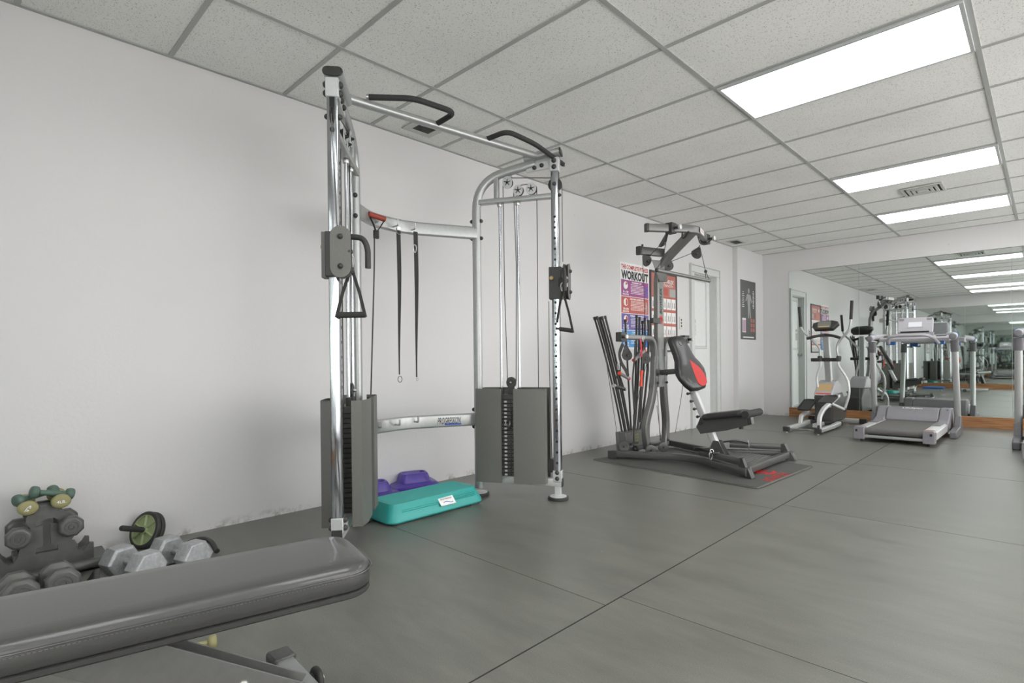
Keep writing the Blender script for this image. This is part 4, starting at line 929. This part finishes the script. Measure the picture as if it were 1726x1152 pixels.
# ================================================================ treadmills (local frame: x across, y forward)
def treadmill(loc, label):
    t = thing('treadmill', label, 'treadmill', loc, 'treadmills facing the mirror wall', local=True)
    MB().box((0, .62, .145), (.50, 1.16, .012)).build('belt', 'belt', t, .002)
    MB().cyl((-.26, .045, .118), (.26, .045, .118), .034, n=24).build('rear_roller', 'belt', t)
    MB().bar((-.30, .03, .06), (.30, .03, .06), .02, .03).build('rear_cross_bar', 'silver', t)
    MB().box((0, .65, .09), (.50, 1.1, .05)).build('deck_board', 'mgrey', t)
    for s in (-1, 1):
        MB().prism([V(s*.255, .08, .155), V(s*.345, .08, .155), V(s*.365, .08, .14), V(s*.365, .08, .06), V(s*.255, .08, .06)], V(0, 1.1, 0)).build('side_rail', 'lsilver', t, .004)
        MB().prism([V(s*.258, .62, .157), V(s*.340, .62, .157), V(s*.340, .62, .163), V(s*.258, .62, .163)], V(0, .42, 0)).build('foot_grip', 'grey', t, .002)
        e = MB().prism([V(s*.262, -.025, .03), V(s*.365, -.025, .03), V(s*.367, -.025, .15), V(s*.350, -.025, .168), V(s*.262, -.025, .165)], V(0, .12, 0)).build('rear_cap', 'grey', t, .006)
        MB().box((s*.335, -.027, .125), (.02, .004, .026)).build('cap_badge', 'blackink', e)
        if s == 1: MB().box((s*.31, .03, .167), (.08, .06, .002)).build('warning_sticker', 'psal', e)
        w_ = MB().lathe((s*.30-.012, .05, .025), (1, 0, 0), [(.02, 0), (.025, .003), (.025, .021), (.02, .024)], 18).build('transport_wheel', 'rubber', t)
        # motor hood side
        MB().prism([V(s*.265, .95, .156), V(s*.265, 1.10, .195), V(s*.265, 1.22, .29), V(s*.265, 1.30, .31), V(s*.265, 1.48, .30), V(s*.265, 1.55, .20), V(s*.265, 1.55, .06), V(s*.265, .95, .06)], V(s*.105, 0, 0)).build('hood_side', 'grey', t, .012)
        # upright with its foot
        f = MB().prism([V(s*.395, .82, .0), V(s*.395, .82, .075), V(s*.395, .95, .095), V(s*.395, 1.22, .10), V(s*.395, 1.27, .22), V(s*.395, 1.36, .22), V(s*.395, 1.44, .10), V(s*.395, 1.47, .0)], V(s*.065, 0, 0)).build('upright_foot', 'mgrey', t, .01)
        u = MB().sweep([V(s*.425, 1.33, .18), V(s*.415, 1.17, 1.09)], obround(.044, .064), V(1, 0, 0)).build('upright', 'silver', t)
        MB().sweep([V(s*.4162, 1.19, .99), V(s*.415, 1.165, 1.12)], obround(.056, .084), V(1, 0, 0)).build('upright_collar', 'mgrey', u)
        a = MB().tube(fillet([V(s*.415, 1.02, 1.155), V(s*.413, 1.18, 1.18), V(s*.39, 1.36, 1.185), V(s*.33, 1.46, 1.19)], .1, 6), .036, 18).build('arm', 'lgrey', t)
        MB().lathe((s*.415, 1.03, 1.157), (0, -1, .15), [(.036, 0), (.037, .02), (.028, .03), (.01, .033)], 20).build('arm_cap', 'mgrey', a)
        MB().torus((s*.413, 1.20, 1.18), (0, 1, .1), .036, .004, 24, 6).build('blue_ring', 'blue', a)
        c = MB().box((s*.25, 1.40, 1.105), (.10, .09, .05)).build('cup_holder', 'blue', t, .012)
        MB().bar(V(s*.30, 1.0, .03), V(s*.40, 1.0, .05), .03, .02).build('side_bracket', 'steel', t, .002)
    h = MB().prism([V(-.262, 1.08, .156), V(-.262, 1.10, .20), V(-.262, 1.17, .285), V(-.262, 1.26, .305), V(-.262, 1.48, .295), V(-.262, 1.56, .19), V(-.262, 1.56, .06), V(-.262, 1.2, .06)], V(.524, 0, 0)).build('motor_hood', 'grey', t, .012)
    text('LifeSpan', V(.0, 1.185, .294), V(1, 0, 0), V(0, .95, .3), .20, .05, 'white', h, bold=.02, ext=.004)
    MB().prism([V(.335, 1.17, .29), V(.350, 1.17, .29), V(.3425, 1.19, .305)], V(0, -.004, .004)).build('hood_badge', 'blueink', h)
    MB().box((0, 1.28, .07), (.80, .05, .04)).build('front_cross_bar', 'mgrey', t, .004)
    # console
    tr = MB().prism([V(-.36, 1.28, 1.12), V(-.36, 1.26, 1.16), V(-.36, 1.42, 1.20), V(-.36, 1.58, 1.20), V(-.36, 1.60, 1.13)], V(.72, 0, 0)).build('console_tray', 'lgrey', t, .01)
    for s in (-1, 1): MB().box((s*.27, 1.36, 1.189), (.10, .07, .02), Matrix.Rotation(.25, 3, 'X')).build('tray_well', 'mgrey', tr, .004)
    R = Matrix.Rotation(-.30, 3, 'X'); pc = V(-.01, 1.50, 1.325)
    dp = MB().loft([[pc+R@V(a*(1-.0), dy, b) for a, b in rrect(.37*k, .21*k, .03, 4)] for dy, k in ((-.012, .97), (-.006, 1), (.018, 1), (.034, .9))]).build('display_panel', 'lgrey', t)
    MB().loft([[pc+R@V(a, dy, b+.012) for a, b in rrect(.14, .062, .004, 2)] for dy in (-.0135, -.012)]).build('screen', 'lcd', dp)
    for s in (-1, 1): MB().loft([[pc+R@V(a+s*.145, dy, b+.078) for a, b in rrect(.055, .032, .012, 3)] for dy in (-.0140, -.012)]).build('speaker_patch', 'grey', dp)
    mb = MB()
    for i in range(10): mb.box(pc+R@V(-.08+i*.018, -.0132, -.034), (.010, .002, .005), R)
    mb.build('button_row', 'grey', dp)
    MB().box(pc+R@V(0, -.03, -.093), (.30, .03, .008), R).build('reading_ledge', 'black', dp, .002)
    kp = MB().prism([V(-.19, 1.33, 1.185), V(-.19, 1.33, 1.20), V(-.19, 1.45, 1.235), V(-.19, 1.45, 1.20)], V(.38, 0, 0)).build('key_panel', 'grey', t, .004)
    mb = MB(); 
    for i in range(8): mb.box((-.15+i*.042, 1.37, 1.2135), (.026, .028, .004), Matrix.Rotation(.28, 3, 'X'))
    mb.build('keys', 'lgrey', kp)
    MB().box((0, 1.315, 1.165), (.035, .02, .015)).build('safety_key', 'red', t, .003)
    MB().tube(fillet([V(-.26, 1.30, 1.10), V(-.255, 1.20, 1.175), V(-.13, 1.14, 1.195), V(.13, 1.14, 1.195), V(.205, 1.20, 1.165), V(.255, 1.27, 1.09)], .07, 6), .0185, 14).build('front_handlebar', 'lgrey', t)
    return t
tm = treadmill((2.245, 6.93, 0), 'treadmill in full view beside the elliptical, belt towards the room')
dup(tm, (3.645, 6.42, 0), 0, 'treadmill cut off by the right edge of the photo')

# ================================================================ elliptical trainer
el = thing('elliptical_trainer', 'silver and black elliptical trainer in front of the leftmost mirror pane', 'elliptical trainer', (1.28, 8.0, 0))
for x in (1.085, 1.445):
    r_ = MB().sweep([V(x, 7.19, .045), V(x+.005, 7.75, .045), V(x+.01, 8.05, .060)], rrect(.062, .05, .012, 3)).build('base_rail', 'lsilver', el)
    MB().box((x, 7.175, .045), (.072, .05, .058)).build('rail_cap', 'black', r_, .006); MB().box((x+.01, 8.06, .060), (.07, .03, .056)).build('rail_cap', 'black', r_, .005)
    MB().lathe((x, 7.18, 0), Z, [(.018, 0), (.018, .012), (.008, .016), (.008, .03)], 12).build('leveling_foot', 'steel', r_)
MB().cyl((1.085, 7.21, .045), (1.445, 7.21, .045), .009, n=10).build('rear_tie_bar', 'steel', el)
MB().bar((1.265, 7.7, .05), (1.265, 8.65, .05), .06, .05).build('center_beam', 'lsilver', el)
MB().bar((1.07, 8.02, .06), (1.47, 8.02, .06), .05, .045).build('cross_beam', 'black', el)
sb = MB().bar((.96, 8.66, .045), (1.60, 8.66, .045), .055, .055).build('front_stabilizer', 'lsilver', el)
for x in (.955, 1.605): MB().box((x, 8.66, .043), (.09, .068, .07)).build('end_cap', 'black', sb, .006)
bx = (1.165, 1.385)
MB().prism([V(bx[0], 8.05, .06), V(bx[0], 8.00, .42), V(bx[0], 8.55, .44), V(bx[0], 8.72, .30), V(bx[0], 8.72, .06)], V(bx[1]-bx[0], 0, 0)).build('drive_housing', 'dgun', el, .02)
hd = MB().prism([V(bx[0]-.004, 7.99, .42), V(bx[0]-.004, 8.18, .585), V(bx[0]-.004, 8.30, .62), V(bx[0]-.004, 8.42, .58), V(bx[0]-.004, 8.56, .44)], V(bx[1]-bx[0]+.008, 0, 0)).build('upper_shroud', 'lgrey', el, .015)
sl = V(0, .19, .165).normalized(); nn = V(0, -sl.z, sl.y)
p0 = V(1.275, 8.085, .503)+nn*.003
MB().prism([p0+V(a, 0, 0)+sl*b for a, b in ((-.085, -.03), (.085, -.03), (.085, .10), (-.085, .10))], nn*.001).build('instruction_label', 'capyel', hd)
MB().prism([p0+V(a, 0, 0)+sl*b for a, b in ((-.09, -.095), (.09, -.095), (.09, -.075), (-.09, -.075))], nn*.001).build('warning_label', 'orange', hd)
MB().sweep([V(1.29, 8.25, .58), V(1.275, 8.18, 1.26)], rrect(.062, .085, .015, 3), V(1, 0, 0)).build('mast', 'silver', el)
# console
R = Matrix.Rotation(-.5, 3, 'X'); pc = V(1.275, 8.16, 1.355)
cn = MB().loft([[pc+R@V(a*k, dy, b*k) for a, b in [(-.16, -.01), (-.13, -.06), (.10, -.06), (.165, .02), (.15, .055), (.08, .075), (-.08, .07), (-.155, .04)]] for dy, k in ((-.03, .92), (-.02, 1), (.03, 1), (.05, .8))]).build('console', 'black', el, .006)
MB().loft([[pc+R@V(a-.01, dy, b+.01) for a, b in rrect(.16, .095, .008, 3)] for dy in (-.0325, -.03)]).build('screen', 'lcd2', cn)
MB().loft([[pc+R@V(a-.01, dy, b-.025) for a, b in rrect(.13, .018, .004, 2)] for dy in (-.0335, -.0325)]).build('key_strip', 'capyel', cn)
for s in (-1, 1): MB().tube(fillet([V(1.275, 8.14, 1.235), V(1.275+s*.09, 8.10, 1.225), V(1.275+s*.20, 8.04, 1.19)], .05, 5), .019, 12).build('fixed_grip', 'foam', el)
MB().cyl((1.10, 8.14, .90), (1.45, 8.14, .90), .024, n=16).build('pivot_axle', 'black', el)
# moving arms
for s, up_, lo_ in ((-1, [(1382, 604), (1383, 588), (1365, 570), (1350, 556), (1347, 518)], [(1382, 604), (1384, 616), (1376, 636), (1380, 662), (1380, 678)]),
                 (1, [(1414, 604), (1410, 590), (1413, 576), (1431, 558), (1434, 543), (1436, 507)], [(1414, 604), (1412, 614), (1430, 642), (1432, 664), (1424, 690)])):
    Yp = 8.10 if s < 0 else 8.06
    U = [at(u, v, 'y', Yp) for u, v in up_]; Lw = [at(u, v, 'y', Yp+.02) for u, v in lo_]
    a = MB().tube(fillet(U, .07, 6), .0155, 12).build('handle_arm', 'silver', el)
    g0 = U[-2].lerp(U[-1], -.05 if s < 0 else .05); MB().tube([U[-2].lerp(U[-1], .12), U[-1]], .019, 12).build('foam_grip', 'foam', a)
    MB().tube(fillet(Lw, .07, 6), .0155, 12).build('lower_link', 'lsilver', a)
    MB().lathe(U[0]+V(0, 0, .03), (0, 0, -1), [(.022, 0), (.03, .01), (.03, .04), (.022, .075)], 16).build('pivot_housing', 'black', a)
# pedals, pedal arms
for s, ped, arm_, wl in ((-1, [(1345, 688.5), (1366, 689), (1374, 678), (1352, 677)], [(1349, 716), (1350, 702), (1357, 697), (1378, 697)], (1349, 717)),
                         (1, [(1381, 677), (1404, 678), (1410, 670), (1386, 669)], [(1381, 722), (1381, 704), (1388, 690), (1413, 668)], (1380, 721))):
    Yb_ = 7.50 if s < 0 else 7.45; x0 = 1.085 if s < 0 else 1.445
    P_ = [at(u, v, 'x', x0) for u, v in arm_]
    a = MB().sweep(fillet([at(arm_[0][0], arm_[0][1], 'x', x0)+V(0, 0, .0)]+P_[1:], .08, 6), rrect(.045, .05, .012, 3), V(1, 0, 0)).build('pedal_arm', 'lsilver', el)
    MB().lathe(at(wl[0], wl[1], 'x', x0)+V(-.012, 0, .0), (1, 0, 0), [(.022, 0), (.028, .003), (.028, .021), (.022, .024)], 16).build('roller_wheel', 'black', a)
for pe, tl in ((at(1360, 683, 'x', 1.10), .33), (at(1396, 674, 'x', 1.40), .20)):
    R = Matrix.Rotation(tl, 3, 'X')
    p_ = MB().loft([[pe+R@V(a, b, z) for a, b in rrect(.16*k, .36*k, .04, 5)] for z, k in ((-.015, .94), (-.007, 1), (.015, 1), (.015, .92), (.003, .88))]).build('pedal', 'black', el)
    MB().bar(pe+V(0, .02, -.10), pe+V(0, .02, -.012), .05, .06, V(0, 1, 0)).build('pedal_mount', 'lsilver', p_)
lk = MB().bar(at(1402, 681, 'x', 1.47), at(1424, 691, 'x', 1.52), .02, .03).build('link_bar', 'lsilver', el); MB().sph(at(1424, 691, 'x', 1.52), .025, 10).build('link_joint', 'black', lk)

# ================================================================ weights corner
# vertical dumbbell tree standing on edge boards: front and back plates joined by a spine
RX = .20
rk = thing('dumbbell_rack', 'dark grey moulded dumbbell tower rack standing against the wall', 'dumbbell rack', (.14, .26, 0))
def rackpl(x0):
    o = [(-.30+.26, .045), (.44, .045), (.44, .115), (.425, .118), (.415, .10), (.40, .085), (.385, .09), (.37, .115), (.362, .15), (.372, .165), (.37, .185), (.355, .19), (.335, .20), (.33, .23), (.345, .26), (.335, .285), (.315, .29), (.305, .305), (.295, .318)]
    o = [(y, z) for y, z in o]; c_ = .275
    right = o[1:]; left = [(2*c_-y, z) for y, z in right][::-1]
    return [V(x0, y, z) for y, z in right+left]
def holed(outer, hole, x0, th, name, m, parent):
    """flat plate standing in the y-z plane with a cut-through hole"""
    cu = bpy.data.curves.new('p', 'CURVE'); cu.dimensions = '2D'; cu.fill_mode = 'BOTH'; cu.extrude = th/2
    for loop in (outer, hole):
        sp_ = cu.splines.new('POLY'); sp_.points.add(len(loop)-1); sp_.use_cyclic_u = True
        for p_, q in zip(sp_.points, loop): p_.co = (q[0], q[1], 0, 1)
    t_ = bpy.data.objects.new('p', cu); COL.objects.link(t_); bpy.context.view_layer.update()
    me = bpy.data.meshes.new_from_object(t_.evaluated_get(bpy.context.evaluated_depsgraph_get()))
    bpy.data.objects.remove(t_); bpy.data.curves.remove(cu)
    mb = MB(); mb.v = [V(x0+th/2+v.co.z, v.co.x, v.co.y) for v in me.vertices]; mb.f = [tuple(p.vertices) for p in me.polygons]; mb.p = [(0, 0)]
    return mb.build(name, m, parent)
HOLE = [(.237, .250), (.250, .260), (.300, .260), (.313, .250), (.313, .230), (.288, .236), (.288, .142), (.313, .136), (.313, .112), (.237, .112), (.237, .136), (.262, .142), (.262, .236), (.237, .230)]
for x0 in (.20, .07):
    pts = [(p.y, p.z) for p in rackpl(x0)]
    holed(pts, HOLE if x0 > .1 else [(.238, .284), (.312, .284), (.325, .24), (.325, .082), (.225, .082), (.225, .24)], x0, .018, 'front_plate' if x0 > .1 else 'back_plate', 'hexblk', rk)
mb = MB(); mb.box((.145, .275, .06), (.112, .30, .03)); mb.box((.145, .275, .300), (.112, .05, .02)); mb.box((.145, .175, .09), (.112, .02, .05)); mb.box((.145, .375, .09), (.112, .02, .05)); mb.build('rack_spacer', 'hexblk', rk, .003)
mb = MB(); mb.tube([V(.27, .02, .03), V(.27, .30, .03), V(.25, .50, .03)], .022, 12); mb.box((.14, .275, .022), (.20, .44, .044)); mb.build('base_tube', 'hexblk', rk)
def hexring(c, ax, up, r, h, n=6, rot=0):
    ax, up = V(ax).normalized(), V(up); x = ax.cross(up).normalized(); y = x.cross(ax)
    return [V(c)+ax*h+(x*math.cos(rot+2*math.pi*j/n)+y*math.sin(rot+2*math.pi*j/n))*r for j in range(n)]
def hexbell(c, ax, r, hl, gap, label, grp, m, n=6, rot=0, rings=True):
    c = V(c); ax = V(ax).normalized(); t = thing('dumbbell', label, 'dumbbell', c-Z*(c.z), grp)
    MB().tube([c-ax*(gap/2+.01), c-ax*gap*.2, c+ax*gap*.2, c+ax*(gap/2+.01)], [.013, .0165, .0165, .013], 14).build('handle', 'steel' if m == 'hexgry' else m, t)
    k0, k1 = (.74, .2) if n == 8 else (.86, .1)
    for k in (-1, 1):
        a = ax*k; q = c+a*gap/2
        hd = MB().loft([hexring(q, a, Z, r*k0, 0, n, rot), hexring(q, a, Z, r, hl*k1, n, rot), hexring(q, a, Z, r, hl*(1-k1), n, rot), hexring(q, a, Z, r*(k0+.06), hl, n, rot)]).build('head', m, t, .003)
        if rings:
            MB().torus(q+a*(hl+.000), a, r*.5, .003, 28, 6).build('raised_ring', m, hd); MB().torus(q+a*hl, a, r*.2, .004, 20, 6).build('raised_ring', m, hd)
    return t
G1 = 'dark hexagonal dumbbells on the tower rack'
# axis of racked bells runs out from the wall
hexbell((.165, .185, .205), (1, -.05, 0), .048, .05, .13, 'dark hexagonal dumbbell resting in the left notch of the rack', G1, 'hexblk', 8, .39)
hexbell((.165, .355, .218), (1, .0, 0), .048, .05, .13, 'dark hexagonal dumbbell resting in the right notch of the rack', G1, 'hexblk', 8, .39)
# vinyl bells
def vbell(c, ax, r, ln, label, m, grp, lab=None, oval=1., turn=0.):
    c = V(c); ax = V(ax).normalized(); t = thing('dumbbell', label, 'dumbbell', c, grp); x = ax.cross(Z).normalized(); y = x.cross(ax)
    MB().tube([c-ax*ln*.5, c-ax*ln*.2, c, c+ax*ln*.2, c+ax*ln*.5], [r*.45, r*.45, r*.5, r*.45, r*.45], 14).build('handle', m, t)
    for k in (-1, 1):
        q = c+ax*k*ln/2; rings = []
        for f, s in ((-.9, .55), (-.6, .92), (-.2, 1), (.35, 1), (.6, .9), (.72, .6)):
            rings.append([q+ax*k*f*r*.75+x*math.cos(2*math.pi*j/20)*r*s*oval+y*math.sin(2*math.pi*j/20)*r*s for j in range(20)])
        h = MB().loft(rings).build('head', m, t, 0, 50)
        tx, ty = -x*math.cos(turn)+y*math.sin(turn), y*math.cos(turn)+x*math.sin(turn)
        if lab and k == 1: text(lab, q+ax*(r*.56), tx, ty, r*1.05, r*.42, 'white', h, bold=.02, ext=.003)
    return t
G2 = 'olive vinyl dumbbells on the rack top'; G3 = 'green vinyl dumbbells lying on top of the rack'
vbell((.165, .212, .327), (1, -.0, -.02), .031, .15, 'left olive dumbbell on the rack, its 4LB. mark turned askew', 'olive', G2, '4LB.', 1.15, -2.2)
vbell((.165, .322, .336), (1, .0, -.02), .031, .15, 'right olive dumbbell on the rack, its 4LB. mark upright', 'olive', G2, '4LB.', 1.15)
ga, gb = at(28, 845, 'x', .21), at(92, 827, 'x', .13)
vbell((ga+gb)/2, gb-ga, .026, (gb-ga).length*.92, 'green dumbbell lower on the pile above the rack, its near end leftmost', 'green', G3)
ga, gb = at(56, 830, 'x', .22), at(119, 833, 'x', .19)
vbell((ga+gb)/2, gb-ga, .026, (gb-ga).length*.95, 'green dumbbell lying nearest the front on top of the rack', 'green', G3)
# loose heavy bells
G4 = 'dark octagonal dumbbells on the floor before the rack'
pb_ = at(100, 947, 'z', .118); hexbell((pb_.x+.055, pb_.y-.005, .061), (1, .04, .0), .062, .05, .07, 'larger dark dumbbell on the floor before the rack, right one', G4, 'hexblk', 8, .39)
pb_ = at(34, 964, 'z', .118); hexbell((pb_.x+.055, pb_.y-.01, .061), (1, .04, .0), .062, .05, .07, 'larger dark dumbbell on the floor before the rack, left one', G4, 'hexblk', 8, .39)
G5 = 'silver cast hexagonal dumbbells beside the rack'
hexbell((.52, .535, .066), (1, .36, 0), .072, .085, .10, 'silver cast hex dumbbell nearer the dumbbell rack', G5, 'hexgry', 6, 0, False)
hexbell((.525, .715, .066), (1, .36, 0), .072, .085, .10, 'silver cast hex dumbbell farther from the dumbbell rack', G5, 'hexgry', 6, 0, False)
# small black wedge and band on the floor
mb = MB(); mb.prism([V(.45, .345, .0), V(.58, .38, .0), V(.59, .43, .0), V(.46, .41, 0)], V(0, 0, .012)); mb.prism([V(.47, .37, .012), V(.57, .39, .012), V(.52, .40, .08)], V(.005, .02, 0))
solo(mb, 'push_up_stand', 'rubber', 'small black plastic stand lying between the dark and silver dumbbells', 'push-up stand', (.52, .39, 0), None, .004)
bp0 = [at(302, 925, 'z', .02), at(325, 912, 'z', .05), at(345, 908, 'z', .055), at(357, 914, 'z', .045), at(366, 930, 'z', .014)]
t = thing('exercise_band', 'coiled black exercise tube on the floor past the silver dumbbells', 'resistance band', bp0[-1])
MB().tube(fillet(bp0, .06, 6), .013, 12).build('tube', 'vinyl2', t)
# ab wheel leaning on the wall
wc = V(.125, .670, .097); wa = V(.42, -.84, .36).normalized()
t = thing('ab_wheel', 'pale green and black ab wheel leaning against the wall', 'ab wheel', V(.12, .665, 0))
mb = MB(); 
for k in (-1, 1): mb.ring(wc+wa*.013*k-wa*.011, wa, [(.075, 0), (.088, .001), (.092, .005), (.092, .017), (.088, .021), (.075, .022)], 48)
mb.build('tyre', 'rubber', t)
rm = MB().lathe(wc-wa*.022, wa, [(.078, 0), (.080, .002), (.080, .044), (.072, .046), (.070, .036), (.02, .036), (.02, .048), (.0, .048)], 40).build('rim_disc', 'lime', t)
x_ = wa.orthogonal().normalized(); y_ = wa.cross(x_); mb = MB()
for j in range(6):
    a = math.pi/3*j; d = x_*math.cos(a)+y_*math.sin(a); mb.sweep([wc+wa*.018+d*.015, wc+wa*.018+d*.072], [(-.004, -.002), (.004, -.002), (.001, .008), (-.001, .008)], wa)
mb.build('spokes', 'lime', rm)
MB().tube([wc+wa*.02, wc+wa*.03, wc+wa*.14, wc+wa*.145], [.011, .0135, .0135, .011], 14).build('handle', 'foam', t)
MB().tube([wc-wa*.02, wc-wa*.10], .0135, 14).build('handle', 'foam', t) if False else None

# ================================================================ foreground bench
bn = thing('weight_bench', 'black vinyl padded weight bench cropped at lower left', 'weight bench', (2.0, .2, 0))
A0 = V(1.838, -.42, 0); D = V(.212, .977, 0).normalized(); N_ = V(D.y, -D.x, 0)
def bp(s, n, z): return A0+D*s+N_*n+Z*z
Lp = 1.20
def padr(grow, z, r=.072):
    w_ = .30+2*grow; l_ = Lp+2*grow; o = rrect(l_, w_, r+grow, 8); return [bp(Lp/2+a, b, z) for a, b in o]
PZ = .45
pad = MB().loft([padr(-.006, PZ-.062), padr(0, PZ-.057), padr(.002, PZ-.040), padr(.002, PZ-.024), padr(-.002, PZ-.012), padr(-.011, PZ-.004), padr(-.024, PZ), padr(-.06, PZ+.002)]).build('pad', 'vinyl', bn, 0, 60)
pp = padr(.0045, PZ-.020)
MB().tube(pp+[pp[0]], .0022, 6, False).build('piping', 'vinyl', pad)
mb = MB(); st_ = padr(.0032, PZ-.0265)
for i in range(len(st_)):
    a, b = st_[i], st_[(i+1) % len(st_)]; l_ = (b-a).length; k_ = max(1, int(l_/.008))
    for j in range(k_): mb.bar(a.lerp(b, (j+.15)/k_), a.lerp(b, (j+.75)/k_), .0012, .0012)
mb.build('stitching', 'gun', pad)
MB().loft([padr(-.004, PZ-.078), padr(.0, PZ-.074), padr(0, PZ-.065), padr(-.004, PZ-.0625)]).build('base_board', 'black', bn)
MB().bar(bp(.2, 0, PZ-.100), bp(1.02, 0, PZ-.100), .06, .045).build('pad_rail', 'gun', bn, .002)
# twin-plate strut running forward and down with its bolt
s0, s1_ = V(2.00, .13, .40), V(2.06, .60, .085)
sd_ = (s1_-s0).normalized(); sx_ = sd_.cross(Z).normalized()
stt = MB()
pn = sx_.cross(sd_)
stt.sweep([s0, s1_], [(-.036, -.05), (.036, -.05), (.036, .05), (.031, .05), (.031, -.046), (-.031, -.046), (-.031, .05), (-.036, .05)], Z)
so = stt.build('strut', 'gun', bn, .001)
bc = s0.lerp(s1_, .70); MB().cyl(bc-sx_*.05+pn*.012, bc+sx_*.05+pn*.012, .006, n=12).build('cross_bolt', 'steel', so)
mb = MB()
for k in (-1, 1): mb.lathe(bc+sx_*.036*k+pn*.012, sx_*k, [(.014, 0), (.014, .003), (.010, .003), (.010, .010)], 6)
mb.build('bolt_nuts', 'steel', so)
# front stabilizer with foot cap and wheel
f0, f1 = at(474, 1108, 'z', .085), V(2.38, .62, .062); f0.z = .062
fd = (f1-f0).normalized(); sb_ = MB().bar(f0, f1, .055, .055).build('front_stabilizer', 'silver', bn, .003)
MB().bar(f0-fd*.035, f0+fd*.03, .066, .072).build('foot_cap', 'dgun', sb_, .006)
mb = MB(); sx2 = fd.cross(Z).normalized()
for k in (-1, 1): mb.lathe(f0+sx2*.033*k+Z*-.005, sx2*k, [(.010, 0), (.010, .006), (.004, .009)], 12)
mb.build('cap_bolts', 'steel', sb_)
wp = f0+fd*.105+sx2*(-.062 if sx2.y < 0 else .062)+Z*-.024
mb = MB(); ww = V(sx2) if sx2.y > 0 else -sx2
mb.lathe(wp-ww*.011, ww, [(.012, 0), (.026, .0), (.034, .004), (.036, .008), (.036, .014), (.034, .018), (.026, .022), (.012, .022)], 28); wh = mb.build('transport_wheel', 'rubber', bn)
MB().cyl(wp-ww*.05, wp+ww*.02, .006, n=10).build('axle', 'steel', wh); MB().torus(wp-ww*.0115, ww, .018, .003, 20, 6).build('hub_ring', 'dgun', wh)
# main frame beyond the crop
MB().bar((2.06, -.22, .035), (2.06, .62, .035), .06, .055).build('floor_tube', 'gun', bn, .003)
MB().bar((1.76, -.22, .030), (2.34, -.22, .035), .055, .055).build('rear_stabilizer', 'gun', bn, .003)
MB().bar((2.0, -.2, .05), (1.92, -.05, .35), .06, .06, V(1, 0, 0)).build('rear_leg', 'gun', bn, .003)
yb = at(338, 1088, 'z', .022); t = vbell((yb.x, yb.y, .022), (.2, .9, 0), .022, .07, 'small olive dumbbell on the floor under the bench', 'olive', None)

# things that stand behind the camera line and show only in the mirror
o = MB().sph((.36, -.80, .26), .26, 32); solo(o, 'exercise_ball', 'ball', 'pale teal exercise ball in the near corner, seen only in the mirror', 'exercise ball', (.36, -.80, 0))
mb = MB(); pts = [V(.9, 0, .006), V(1.35, 0, .006), V(1.375, 0, .016), V(1.35, 0, .027), V(.92, 0, .03), V(.90, 0, .04), V(.92, 0, .05), V(1.36, 0, .048)]
mb.sweep([V(p.x, -.62, p.z) for p in fillet(pts, .01, 3)], [(-.25, -.005), (.25, -.005), (.25, .005), (-.25, .005)], V(0, 0, 1))
solo(mb, 'folded_mat', 'matblue', 'folded blue exercise mat on the floor, seen only in the mirror', 'exercise mat', (1.12, -.62, 0))
gym.location.z += .0070
# tidy helper property
for o in bpy.data.objects:
    if '_o' in o: del o['_o']
